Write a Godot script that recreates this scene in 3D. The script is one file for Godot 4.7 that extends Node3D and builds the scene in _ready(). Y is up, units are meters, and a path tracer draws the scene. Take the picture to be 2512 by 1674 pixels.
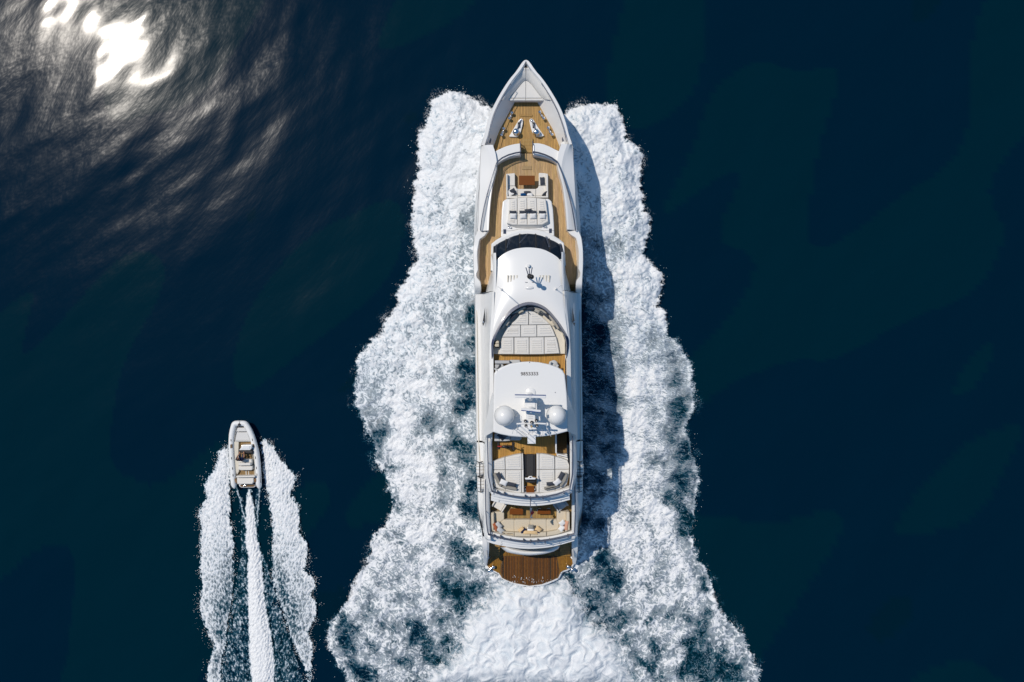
extends Node3D
# A motor yacht and its tender under way, seen from a drone straight above.
# All lengths are metres, y is up, -z is ahead. Plan positions were read off the photograph as (x, y) pixels of a
# 2512 x 1674 frame and are turned into metres at the real height of each thing above the sea.

const CAM_H := 58.0
const FPX := 1954.0

var YX := Transform3D(Basis(Vector3.UP, 0.011), Vector3(1.12, 0.0, 0.0))   # the yacht's own frame
var YXI := YX.affine_inverse()
var YQ := Basis(Vector3.UP, 0.011)
var M := {}
var yacht: Node3D
var rng := RandomNumberGenerator.new()
var taken := {}


func mp(h: float) -> float:
	return (CAM_H - h) / FPX


func P(px: float, py: float, h: float) -> Vector3:
	return Vector3((px - 1256.0) * mp(h), h, (py - 837.0) * mp(h))


func Y(px: float, py: float, h: float) -> Vector3:
	return YXI * P(px, py, h)


func q(t: float, zx: float, zy: float, h: float) -> Vector3:
	return Y(1150.0 + zx / 7.84, t + zy / 7.84, h)


func q3(t: float, a: Array, h: float) -> PackedVector3Array:
	var out := PackedVector3Array()
	for i in range(0, a.size(), 2):
		out.append(q(t, a[i], a[i + 1], h))
	return out


func q2(t: float, a: Array, h: float) -> PackedVector2Array:
	var out := PackedVector2Array()
	for i in range(0, a.size(), 2):
		var p := q(t, a[i], a[i + 1], h)
		out.append(Vector2(p.x, p.z))
	return out


func curve2(pts: PackedVector2Array, n: int, closed := false) -> PackedVector2Array:
	var out := PackedVector2Array()
	var c := pts.size()
	for i in (c if closed else c - 1):
		var a: Vector2 = pts[(i - 1 + c) % c] if closed or i > 0 else pts[0] * 2.0 - pts[1]
		var b: Vector2 = pts[i]
		var d: Vector2 = pts[(i + 1) % c]
		var e: Vector2 = pts[(i + 2) % c] if closed or i + 2 < c else pts[c - 1] * 2.0 - pts[c - 2]
		for k in n:
			out.append(b.cubic_interpolate(d, a, e, float(k) / n))
	if not closed:
		out.append(pts[c - 1])
	return out


func curve3(pts: PackedVector3Array, n: int) -> PackedVector3Array:
	var out := PackedVector3Array()
	var c := pts.size()
	for i in c - 1:
		var a: Vector3 = pts[i - 1] if i > 0 else pts[0] * 2.0 - pts[1]
		var e: Vector3 = pts[i + 2] if i + 2 < c else pts[c - 1] * 2.0 - pts[c - 2]
		for k in n:
			out.append(pts[i].cubic_interpolate(pts[i + 1], a, e, float(k) / n))
	out.append(pts[c - 1])
	return out


# Collects triangles with their normals and colours and turns them into one mesh.
class Geo:
	var v := PackedVector3Array()
	var n := PackedVector3Array()
	var c := PackedColorArray()
	var tint := Color.WHITE
	var xf := Transform3D.IDENTITY

	func tri(a: Vector3, b: Vector3, d: Vector3, na: Vector3, nb: Vector3, nd: Vector3) -> void:
		var g := (d - a).cross(b - a)
		if g.length_squared() < 1e-14:
			return
		if g.dot(na + nb + nd) < 0.0:
			var t := b
			b = d
			d = t
			t = nb
			nb = nd
			nd = t
		v.append_array(PackedVector3Array([xf * a, xf * b, xf * d]))
		n.append_array(PackedVector3Array([(xf.basis * na).normalized(), (xf.basis * nb).normalized(), (xf.basis * nd).normalized()]))
		c.append_array(PackedColorArray([tint, tint, tint]))

	func flat(a: Vector3, b: Vector3, d: Vector3, hint: Vector3) -> void:
		var g := (d - a).cross(b - a)
		if g.length_squared() < 1e-14:
			return
		g = g.normalized()
		if g.dot(hint) < 0.0:
			g = -g
		tri(a, b, d, g, g, g)

	func quad(a: Vector3, b: Vector3, d: Vector3, e: Vector3, hint: Vector3) -> void:
		flat(a, b, d, hint)
		flat(a, d, e, hint)

	# crease: every column of faces keeps its own edge; which side is out is told by the first column
	func grid(rows: Array, hint := Vector3.ZERO, crease := false, around := false, side := 0.0) -> void:
		if crease:
			var s0 := 0.0
			for i in rows.size() - 1:
				s0 += (rows[i + 1][1] - rows[i][0]).cross(rows[i + 1][0] - rows[i][1]).dot(hint)
			for j in rows[0].size() - 1:
				var sub := []
				for r in rows:
					sub.append(PackedVector3Array([r[j], r[j + 1]]))
				grid(sub, hint, false, false, signf(s0))
			return
		var w: int = rows[0].size()
		var h := rows.size()
		var nn := []
		for r in rows:
			var z := PackedVector3Array()
			z.resize(w)
			nn.append(z)
		var centre := Vector3.ZERO
		for r in rows:
			for p in r:
				centre += p
		centre /= float(w * h)
		var sum := 0.0
		for i in h - 1:
			for j in w - 1:
				var a: Vector3 = rows[i][j]
				var b: Vector3 = rows[i][j + 1]
				var d: Vector3 = rows[i + 1][j]
				var e: Vector3 = rows[i + 1][j + 1]
				var g := (e - a).cross(d - b)
				sum += g.dot(hint if hint != Vector3.ZERO else (a + e) * 0.5 - centre)
				g = g.normalized()
				nn[i][j] += g
				nn[i][j + 1] += g
				nn[i + 1][j] += g
				nn[i + 1][j + 1] += g
		if around:
			for i in h:
				var s: Vector3 = nn[i][0] + nn[i][w - 1]
				nn[i][0] = s
				nn[i][w - 1] = s
		var sg := side if side != 0.0 else (-1.0 if sum < 0.0 else 1.0)
		for i in h - 1:
			for j in w - 1:
				tri(rows[i][j], rows[i][j + 1], rows[i + 1][j + 1], nn[i][j] * sg, nn[i][j + 1] * sg, nn[i + 1][j + 1] * sg)
				tri(rows[i][j], rows[i + 1][j + 1], rows[i + 1][j], nn[i][j] * sg, nn[i + 1][j + 1] * sg, nn[i + 1][j] * sg)

	func inset(p: PackedVector2Array, d: float) -> PackedVector2Array:
		var out := PackedVector2Array()
		var k := p.size()
		var s := 1.0 if Geometry2D.is_polygon_clockwise(p) else -1.0
		for i in k:
			var e0 := (p[i] - p[(i - 1 + k) % k]).normalized()
			var e1 := (p[(i + 1) % k] - p[i]).normalized()
			var m := (e0.orthogonal() + e1.orthogonal())
			if m.length() < 1e-5:
				m = e0.orthogonal()
			m = m.normalized()
			var f := clampf(1.0 / maxf(m.dot(e0.orthogonal()), 0.4), 1.0, 2.5)
			out.append(p[i] + m * s * d * f)
		return out

	func cap(p: PackedVector2Array, y: float, up := true) -> void:
		var t := Geometry2D.triangulate_polygon(p)
		var hint := Vector3.UP if up else Vector3.DOWN
		for i in range(0, t.size(), 3):
			flat(Vector3(p[t[i]].x, y, p[t[i]].y), Vector3(p[t[i + 1]].x, y, p[t[i + 1]].y), Vector3(p[t[i + 2]].x, y, p[t[i + 2]].y), hint)

	# an upright prism over a plan outline, its top edge rounded over r
	func prism(p: PackedVector2Array, y0: float, y1: float, r := 0.0, steps := 1, bottom := false) -> void:
		if p.size() < 3:
			return
		var cw := 1.0 if Geometry2D.is_polygon_clockwise(p) else -1.0
		var k := p.size()
		var loops := [[p, y0], [p, y1 - r]]
		if r > 0.0:
			for s in range(1, steps + 1):
				var a := PI * 0.5 * s / steps
				loops.append([inset(p, r * (1.0 - cos(a))), y1 - r + r * sin(a)])
		for s in loops.size() - 1:
			var lo: PackedVector2Array = loops[s][0]
			var hi: PackedVector2Array = loops[s + 1][0]
			for i in k:
				var j := (i + 1) % k
				var o := (p[j] - p[i]).orthogonal() * -cw
				quad(Vector3(lo[i].x, loops[s][1], lo[i].y), Vector3(lo[j].x, loops[s][1], lo[j].y), Vector3(hi[j].x, loops[s + 1][1], hi[j].y), Vector3(hi[i].x, loops[s + 1][1], hi[i].y), Vector3(o.x, 0.3 * o.length() * (1.0 if s > 0 else 0.0), o.y))
		cap(loops[-1][0], y1)
		if bottom:
			cap(p, y0, false)

	func box(at: Vector3, size: Vector3, r := 0.0) -> void:
		var a := size * 0.5
		prism(PackedVector2Array([Vector2(at.x - a.x, at.z - a.z), Vector2(at.x + a.x, at.z - a.z), Vector2(at.x + a.x, at.z + a.z), Vector2(at.x - a.x, at.z + a.z)]), at.y - a.y, at.y + a.y, r, 2 if r > 0.0 else 1, true)

	func tube(path: PackedVector3Array, r: float, segs := 6, ends := true) -> void:
		var rows := []
		var last := Vector3.ZERO
		for i in path.size():
			var t := (path[mini(i + 1, path.size() - 1)] - path[maxi(i - 1, 0)]).normalized()
			var side: Vector3
			if last == Vector3.ZERO:
				side = t.cross(Vector3.UP if absf(t.y) < 0.9 else Vector3.RIGHT).normalized()
			else:
				side = (last - t * last.dot(t)).normalized()
			last = side
			var up := side.cross(t)
			var row := PackedVector3Array()
			for k in segs + 1:
				var a := TAU * k / segs
				row.append(path[i] + (side * cos(a) + up * sin(a)) * r)
			rows.append(row)
		# normals straight from the axis
		for i in rows.size() - 1:
			for k in segs:
				var a: Vector3 = rows[i][k]
				var b: Vector3 = rows[i][k + 1]
				var d: Vector3 = rows[i + 1][k + 1]
				var e: Vector3 = rows[i + 1][k]
				tri(a, b, d, a - path[i], b - path[i], d - path[i + 1])
				tri(a, d, e, a - path[i], d - path[i + 1], e - path[i + 1])
		if ends:
			for i in [0, rows.size() - 1]:
				var hint: Vector3 = path[0] - path[1] if i == 0 else path[-1] - path[-2]
				for k in segs:
					flat(path[i], rows[i][k], rows[i][k + 1], hint)

	# profile: (radius, height) pairs turned about the vertical through at
	func lathe(at: Vector3, prof: PackedVector2Array, segs := 16) -> void:
		var rows := []
		for p in prof:
			var row := PackedVector3Array()
			for k in segs + 1:
				var a := TAU * k / segs
				row.append(at + Vector3(cos(a) * p.x, p.y, sin(a) * p.x))
			rows.append(row)
		grid(rows, Vector3.ZERO, false, true)

	func ball(at: Vector3, r: Vector3, segs := 16, rings := 10) -> void:
		var rows := []
		for i in rings + 1:
			var b := PI * i / rings
			var row := PackedVector3Array()
			for k in segs + 1:
				var a := TAU * k / segs
				row.append(at + Vector3(sin(b) * cos(a) * r.x, cos(b) * r.y, sin(b) * sin(a) * r.z))
			rows.append(row)
		for i in rings:
			for k in segs:
				var a: Vector3 = rows[i][k]
				var b: Vector3 = rows[i][k + 1]
				var d: Vector3 = rows[i + 1][k + 1]
				var e: Vector3 = rows[i + 1][k]
				var f := Vector3.ONE / (r * r)
				tri(a, b, d, (a - at) * f, (b - at) * f, (d - at) * f)
				tri(a, d, e, (a - at) * f, (d - at) * f, (e - at) * f)

	func mesh() -> ArrayMesh:
		var a := []
		a.resize(Mesh.ARRAY_MAX)
		a[Mesh.ARRAY_VERTEX] = v
		a[Mesh.ARRAY_NORMAL] = n
		a[Mesh.ARRAY_COLOR] = c
		var m := ArrayMesh.new()
		m.add_surface_from_arrays(Mesh.PRIMITIVE_TRIANGLES, a)
		return m


func numbered(called: String) -> String:
	taken[called] = taken.get(called, 0) + 1
	return called if taken[called] == 1 else "%s_%03d" % [called, taken[called] - 1]


func build(called: String, g: Geo, mat: Material, parent: Node = null) -> MeshInstance3D:
	var o := MeshInstance3D.new()
	o.name = called if parent else numbered(called)
	o.mesh = g.mesh()
	o.material_override = null
	o.mesh.surface_set_material(0, mat)
	(parent if parent else self).add_child(o, true)
	if parent and not str(o.name) == called:
		var k := 1
		while parent.has_node("%s_%03d" % [called, k]):
			k += 1
		o.name = "%s_%03d" % [called, k]
	return o


func again(called: String, mesh: Mesh, xf: Transform3D, parent: Node = null) -> MeshInstance3D:
	var o := MeshInstance3D.new()
	o.name = called if parent else numbered(called)
	o.mesh = mesh
	o.transform = xf
	(parent if parent else self).add_child(o, true)
	if parent and not str(o.name) == called:
		var k := 1
		while parent.has_node("%s_%03d" % [called, k]):
			k += 1
		o.name = "%s_%03d" % [called, k]
	return o


func tag(o: Node, label: String, category: String, group := "") -> Node:
	o.set_meta("label", label)
	o.set_meta("category", category)
	if group:
		o.set_meta("group", group)
	return o


func base(called: String, at: Vector3, turn := Basis.IDENTITY) -> Node3D:
	var o := Node3D.new()
	o.name = numbered(called)
	o.transform = Transform3D(turn, at)
	add_child(o, true)
	return o


func mat(name_: String, lin: Color, rough: float, metal := 0.0, spec := 0.5) -> StandardMaterial3D:
	var m := StandardMaterial3D.new()
	m.resource_name = name_
	m.albedo_color = lin.linear_to_srgb()
	m.roughness = rough
	m.metallic = metal
	m.metallic_specular = spec
	m.vertex_color_use_as_albedo = true
	M[name_] = m
	return m


func noise(s: int, freq: float, type := FastNoiseLite.TYPE_SIMPLEX_SMOOTH, oct := 1) -> FastNoiseLite:
	var f := FastNoiseLite.new()
	f.seed = s
	f.frequency = freq
	f.noise_type = type
	f.fractal_type = FastNoiseLite.FRACTAL_FBM if oct > 1 else FastNoiseLite.FRACTAL_NONE
	f.fractal_octaves = oct
	return f


func noise_tex(f: FastNoiseLite, size: int, as_normal := false, bump := 8.0, ramp: Gradient = null) -> NoiseTexture2D:
	var t := NoiseTexture2D.new()
	t.width = size
	t.height = size
	t.seamless = true
	t.noise = f
	t.as_normal_map = as_normal
	t.bump_strength = bump
	t.color_ramp = ramp
	return t


func _ready() -> void:
	rng.seed = 9853
	# --- camera: a drone's 28 mm lens looking straight down
	var cam := Camera3D.new()
	cam.name = "camera"
	cam.position = Vector3(0, CAM_H, 0)
	cam.rotation = Vector3(-PI / 2, 0, 0)
	cam.fov = rad_to_deg(2.0 * atan(837.0 / FPX))
	cam.near = 0.5
	cam.far = 6000.0
	cam.current = true
	add_child(cam)
	# --- sky, sun, exposure
	var env := Environment.new()
	env.background_mode = Environment.BG_SKY
	var sm := ProceduralSkyMaterial.new()
	sm.sky_top_color = Color(0.25, 0.42, 0.60)
	sm.sky_horizon_color = Color(0.665, 0.75, 0.81)
	sm.sky_curve = 0.14
	sm.ground_bottom_color = Color(0.02, 0.09, 0.14)
	sm.ground_horizon_color = Color(0.45, 0.56, 0.66)
	sm.sun_angle_max = 30.0
	sm.sun_curve = 0.12
	sm.sky_energy_multiplier = 1.0
	env.sky = Sky.new()
	env.sky.sky_material = sm
	env.tonemap_mode = Environment.TONE_MAPPER_LINEAR
	env.tonemap_exposure = 1.0
	env.sdfgi_enabled = true
	env.ssao_enabled = true
	env.ssil_enabled = true
	var we := WorldEnvironment.new()
	we.name = "world_environment"
	we.environment = env
	add_child(we)
	var sun := DirectionalLight3D.new()
	sun.name = "sun"
	var th := deg_to_rad(32.1)
	var to := Vector3(-0.805 * sin(th), cos(th), -0.593 * sin(th))
	add_child(sun)
	sun.look_at_from_position(to * 100.0, Vector3.ZERO, Vector3.UP)
	sun.light_color = Color(1.0, 0.965, 0.92)
	sun.light_energy = 1.0
	sun.light_angular_distance = 0.53
	sun.shadow_enabled = true
	make_materials()
	make_sea()
	make_foam()
	make_yacht()
	make_loose()
	make_tender()


func make_materials() -> void:
	var w := mat("white_gelcoat", Color(0.80, 0.795, 0.775), 0.28)
	w.clearcoat_enabled = true
	w.clearcoat = 0.3
	w.clearcoat_roughness = 0.08
	mat("cream_paint", Color(0.66, 0.61, 0.51), 0.4)
	mat("grey_paint", Color(0.45, 0.46, 0.47), 0.45)
	mat("nonskid_white", Color(0.74, 0.75, 0.75), 0.7)
	mat("dark_caulk", Color(0.075, 0.052, 0.03), 0.8)
	mat("panel_joint", Color(0.25, 0.25, 0.25), 0.7)
	var t := mat("teak", Color(1, 1, 1), 0.6)
	var gn := noise(31, 0.02, FastNoiseLite.TYPE_SIMPLEX_SMOOTH, 4)
	var gr := Gradient.new()
	gr.colors = PackedColorArray([Color(0.80, 0.78, 0.75), Color(1, 1, 1)])
	t.albedo_texture = noise_tex(gn, 512, false, 1.0, gr)
	t.uv1_triplanar = true
	t.uv1_world_triplanar = true
	t.uv1_scale = Vector3(1.4, 0.12, 0.12)
	var wet := mat("wet_teak", Color(1, 1, 1), 0.22)
	wet.albedo_texture = t.albedo_texture
	wet.uv1_triplanar = true
	wet.uv1_world_triplanar = true
	wet.uv1_scale = Vector3(1.1, 0.3, 0.3)
	mat("varnished_wood", Color(0.17, 0.05, 0.007), 0.4, 0.0, 0.3)
	mat("chrome", Color(0.75, 0.76, 0.78), 0.14, 1.0)
	mat("rail_steel", Color(0.11, 0.13, 0.18), 0.3, 0.4)
	mat("black_plastic", Color(0.012, 0.012, 0.014), 0.45)
	mat("dark_rubber", Color(0.03, 0.031, 0.033), 0.8)
	mat("glass_dark", Color(0.008, 0.016, 0.030), 0.03, 0.0, 0.22)
	mat("glass_interior", Color(0.06, 0.085, 0.11), 0.6)
	var tg := mat("tinted_glass", Color(0.05, 0.06, 0.12, 1.0), 0.08, 0.0, 0.6)
	tg.vertex_color_use_as_albedo = false
	mat("blue_stripe", Color(0.0, 0.045, 0.20), 0.35)
	mat("red_paint", Color(0.45, 0.015, 0.02), 0.4)
	mat("navy_pad", Color(0.02, 0.035, 0.075), 0.7)
	mat("lettering", Color(0.02, 0.012, 0.012), 0.5)
	mat("grey_hypalon", Color(0.78, 0.78, 0.76), 0.5)
	# cloths, with a fine weave
	var weave := noise_tex(noise(77, 0.12, FastNoiseLite.TYPE_SIMPLEX_SMOOTH, 3), 256, true, 3.0)
	for c in [["cushion_white", Color(0.70, 0.685, 0.65)], ["cushion_ivory", Color(0.74, 0.71, 0.655)], ["cushion_beige", Color(0.62, 0.545, 0.42)], ["cloth_charcoal", Color(0.055, 0.062, 0.078)], ["cloth_slate", Color(0.11, 0.115, 0.13)],
			["cloth_taupe", Color(0.30, 0.285, 0.25)], ["cloth_white", Color(0.78, 0.77, 0.75)], ["cloth_silver", Color(0.52, 0.53, 0.53)], ["cloth_blue", Color(0.0, 0.05, 0.17)], ["cloth_navy", Color(0.008, 0.015, 0.055)], ["cloth_rust", Color(0.42, 0.13, 0.06)],
			["cloth_peach", Color(0.62, 0.33, 0.22)], ["cloth_sand", Color(0.70, 0.50, 0.27)], ["cloth_stone", Color(0.42, 0.395, 0.345)]]:
		var m := mat(c[0], c[1], 0.88, 0.0, 0.25)
		m.normal_enabled = true
		m.normal_texture = weave
		m.normal_scale = 0.35
		m.uv1_triplanar = true
		m.uv1_scale = Vector3.ONE * 2.2
		m.rim_enabled = true
		m.rim = 0.1
	mat("skin", Color(0.42, 0.20, 0.11), 0.5)
	mat("hair_brown", Color(0.05, 0.025, 0.014), 0.6)


const WATER_DEEP := Color(0.0, 0.0155, 0.0290)


func wave_bank() -> Array:
	var r := RandomNumberGenerator.new()
	r.seed = 41
	var out := []
	for i in 30:
		var f := float(i) / 29.0
		var lam := 11.0 * pow(0.11, f)
		var a := atan2(0.62, 0.80) + r.randfn() * 0.34
		var slope := 0.0098 * (1.0 if lam > 2.5 else 0.75)
		out.append([Vector2(cos(a), sin(a)) * TAU / lam, r.randf() * TAU, slope * lam / TAU])
	return out


func make_sea() -> void:
	var wm := mat("sea_water", Color(1, 1, 1), 0.20, 0.0, 0.12)
	wm.clearcoat_enabled = true
	wm.clearcoat = 0.075
	wm.clearcoat_roughness = 0.085
	wm.normal_enabled = true
	wm.normal_texture = noise_tex(noise(5, 0.013, FastNoiseLite.TYPE_SIMPLEX_SMOOTH, 3), 1024, true, 5.0)
	wm.normal_scale = 0.13
	var bank := wave_bank()
	var xs := PackedFloat32Array([-3000, -900, -300, -120, -70, -52])
	var zs := PackedFloat32Array([-3000, -900, -300, -120, -60, -42])
	var g := -44.0
	while g < 44.01:
		xs.append(g)
		g += 0.2 if g < -8.0 else 0.42
	xs.append_array(PackedFloat32Array([52, 70, 120, 300, 900, 3000]))
	g = -31.0
	while g < 31.01:
		zs.append(g)
		g += 0.2 if g < 4.0 else 0.42
	zs.append_array(PackedFloat32Array([42, 60, 120, 300, 900, 3000]))
	var v := PackedVector3Array()
	var n := PackedVector3Array()
	var uv := PackedVector2Array()
	var col := PackedColorArray()
	var swell_light := noise(21, 0.05, FastNoiseLite.TYPE_SIMPLEX_SMOOTH, 2)
	var idx := PackedInt32Array()
	var w := xs.size()
	var gust := noise(12, 0.055, FastNoiseLite.TYPE_SIMPLEX_SMOOTH, 2)
	var ca := atan2(0.62, 0.80)
	for z in zs:
		for x in xs:
			var fade := 1.0 if absf(x) < 45.0 and absf(z) < 32.0 else 0.0
			var hgt := 0.0
			var sl := Vector2.ZERO
			if fade > 0.0:
				var amp := 0.75 + 0.55 * gust.get_noise_2d(x, z)
				for b in bank:
					var k: Vector2 = b[0]
					var ph: float = k.x * x + k.y * z + b[1]
					hgt += b[2] * amp * sin(ph)
					sl += k * (b[2] * amp * cos(ph))
			v.append(Vector3(x, hgt - 0.05, z))
			n.append(Vector3(-sl.x, 1.0, -sl.y).normalized())
			# faint streaks of light refracted through the swell, painted into the vertex colour
			var tone := 1.0 + 0.10 * swell_light.get_noise_2d((x * cos(ca) + z * sin(ca)) * 1.5, (-x * sin(ca) + z * cos(ca)) * 0.55)
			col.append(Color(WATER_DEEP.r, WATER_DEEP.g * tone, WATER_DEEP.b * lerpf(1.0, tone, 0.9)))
			uv.append(Vector2((x * cos(ca) + z * sin(ca)) / 7.0, (-x * sin(ca) + z * cos(ca)) / 19.0))
	for i in zs.size() - 1:
		for j in w - 1:
			var a := i * w + j
			idx.append_array(PackedInt32Array([a, a + 1, a + w + 1, a, a + w + 1, a + w]))
	var arr := []
	arr.resize(Mesh.ARRAY_MAX)
	arr[Mesh.ARRAY_VERTEX] = v
	arr[Mesh.ARRAY_NORMAL] = n
	arr[Mesh.ARRAY_TEX_UV] = uv
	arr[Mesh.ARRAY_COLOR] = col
	arr[Mesh.ARRAY_INDEX] = idx
	var m := ArrayMesh.new()
	m.add_surface_from_arrays(Mesh.PRIMITIVE_TRIANGLES, arr)
	m.surface_set_material(0, wm)
	var o := MeshInstance3D.new()
	o.name = "sea"
	o.mesh = m
	o.set_meta("kind", "structure")
	o.set_meta("label", "deep navy blue open sea with low ripples")
	add_child(o)


# ---- foam: sheets of froth that stand on the water, denser or thinner as a field says; fields are kept on a coarse grid
const FG := 10.0            # pixels of the plan per coarse cell
const FX0 := 440.0
const FY0 := 180.0
const FW := 148
const FH := 152


func sd_field(poly: PackedVector2Array) -> PackedFloat32Array:
	var out := PackedFloat32Array()
	out.resize(FW * FH)
	var k := poly.size()
	var box := Rect2(poly[0], Vector2.ZERO)
	for p in poly:
		box = box.expand(p)
	box = box.grow(60.0)
	for j in FH:
		for i in FW:
			var p := Vector2(FX0 + i * FG, FY0 + j * FG)
			if not box.has_point(p):
				out[j * FW + i] = -60.0
				continue
			var best := 1e12
			for e in k:
				best = minf(best, p.distance_squared_to(Geometry2D.get_closest_point_to_segment(p, poly[e], poly[(e + 1) % k])))
			out[j * FW + i] = sqrt(best) * (1.0 if Geometry2D.is_point_in_polygon(p, poly) else -1.0)
	return out


func idw_field(pts: Array) -> PackedFloat32Array:
	var out := PackedFloat32Array()
	out.resize(FW * FH)
	var px := PackedFloat32Array()
	var py := PackedFloat32Array()
	var pd := PackedFloat32Array()
	for i in range(0, pts.size(), 3):
		px.append(pts[i])
		py.append(pts[i + 1])
		pd.append(pts[i + 2])
	for j in FH:
		for i in FW:
			var x := FX0 + i * FG
			var y := FY0 + j * FG
			var s := 0.0
			var t := 0.0
			for k in px.size():
				var dx := px[k] - x
				var dy := py[k] - y
				var r := dx * dx + dy * dy
				if r > 40000.0:
					continue
				r += 60.0
				var w := 1.0 / (r * r)
				s += w
				t += w * pd[k]
			out[j * FW + i] = t / s if s > 0.0 else 0.0
	return out


func at_field(f: PackedFloat32Array, x: float, y: float) -> float:
	var gx := clampf((x - FX0) / FG, 0.0, FW - 1.001)
	var gy := clampf((y - FY0) / FG, 0.0, FH - 1.001)
	var i := int(gx)
	var j := int(gy)
	gx -= i
	gy -= j
	var k := j * FW + i
	return lerpf(lerpf(f[k], f[k + 1], gx), lerpf(f[k + FW], f[k + FW + 1], gx), gy)


func pv(a: Array, inv := 1.0, ox := 0.0, oy := 0.0) -> PackedVector2Array:
	var out := PackedVector2Array()
	for i in range(0, a.size(), 2):
		out.append(Vector2(ox + a[i] * inv, oy + a[i + 1] * inv))
	return out


# cover: Callable(x, y) -> Vector3(alpha, height, whiteness) in plan pixels; returns one mesh of the cells that carry foam
func foam_mesh(x0: float, y0: float, x1: float, y1: float, step: float, cover: Callable) -> ArrayMesh:
	var w := int((x1 - x0) / step) + 1
	var h := int((y1 - y0) / step) + 1
	var al := PackedFloat32Array()
	var ht := PackedFloat32Array()
	var wh := PackedFloat32Array()
	wh.resize(w * h)
	al.resize(w * h)
	ht.resize(w * h)
	for j in h:
		for i in w:
			var r: Vector3 = cover.call(x0 + i * step, y0 + j * step)
			al[j * w + i] = r.x
			ht[j * w + i] = r.y
			wh[j * w + i] = r.z
	var ids := PackedInt32Array()
	ids.resize(w * h)
	ids.fill(-1)
	var v := PackedVector3Array()
	var n := PackedVector3Array()
	var c := PackedColorArray()
	var idx := PackedInt32Array()
	var cell := step * mp(0.0)
	for j in range(1, h - 2):
		for i in range(1, w - 2):
			var k := j * w + i
			if al[k] <= 0.012 and al[k + 1] <= 0.012 and al[k + w] <= 0.012 and al[k + w + 1] <= 0.012:
				continue
			for o in [k, k + 1, k + w, k + w + 1]:
				if ids[o] < 0:
					ids[o] = v.size()
					var ii: int = o % w
					var jj: int = o / w
					v.append(P(x0 + ii * step, y0 + jj * step, ht[o]))
					n.append(Vector3(ht[o - 1] - ht[o + 1], 2.0 * cell, ht[o - w] - ht[o + w]).normalized())
					# thin froth is a cloud of bubbles under the surface, blue-green; thick froth is white
					var cr := wh[o]
					var md := smoothstep(0.06, 0.42, al[o])
					c.append(Color(lerpf(lerpf(0.05, 0.51, md), 0.80, cr), lerpf(lerpf(0.34, 0.605, md), 0.81, cr), lerpf(lerpf(0.50, 0.67, md), 0.815, cr), al[o]))
			idx.append_array(PackedInt32Array([ids[k], ids[k + 1], ids[k + w + 1], ids[k], ids[k + w + 1], ids[k + w]]))
	var arr := []
	arr.resize(Mesh.ARRAY_MAX)
	arr[Mesh.ARRAY_VERTEX] = v
	arr[Mesh.ARRAY_NORMAL] = n
	arr[Mesh.ARRAY_COLOR] = c
	arr[Mesh.ARRAY_INDEX] = idx
	var m := ArrayMesh.new()
	m.add_surface_from_arrays(Mesh.PRIMITIVE_TRIANGLES, arr)
	m.surface_set_material(0, M.foam)
	return m


var f_sd: PackedFloat32Array
var f_den: PackedFloat32Array
var f_wash: PackedFloat32Array
var f_tl: PackedFloat32Array
var f_tr: PackedFloat32Array
var f_tc: PackedFloat32Array
var f_ts: PackedFloat32Array
var n_warp := noise(3, 0.055)
var n_warp2 := noise(4, 0.055)
var n_edge := noise(6, 0.035, FastNoiseLite.TYPE_SIMPLEX_SMOOTH, 3)
var n_fbm := noise(7, 0.075, FastNoiseLite.TYPE_SIMPLEX_SMOOTH, 3)
var n_fine := noise(8, 0.22, FastNoiseLite.TYPE_SIMPLEX_SMOOTH, 2)
var n_big := noise(9, 0.016, FastNoiseLite.TYPE_SIMPLEX_SMOOTH, 3)
var n_cell := noise(10, 0.034, FastNoiseLite.TYPE_CELLULAR)
var n_cell2 := noise(11, 0.085, FastNoiseLite.TYPE_CELLULAR)
var n_puff := noise(13, 0.022, FastNoiseLite.TYPE_CELLULAR)
var n_puff2 := noise(14, 0.06, FastNoiseLite.TYPE_CELLULAR)


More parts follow.
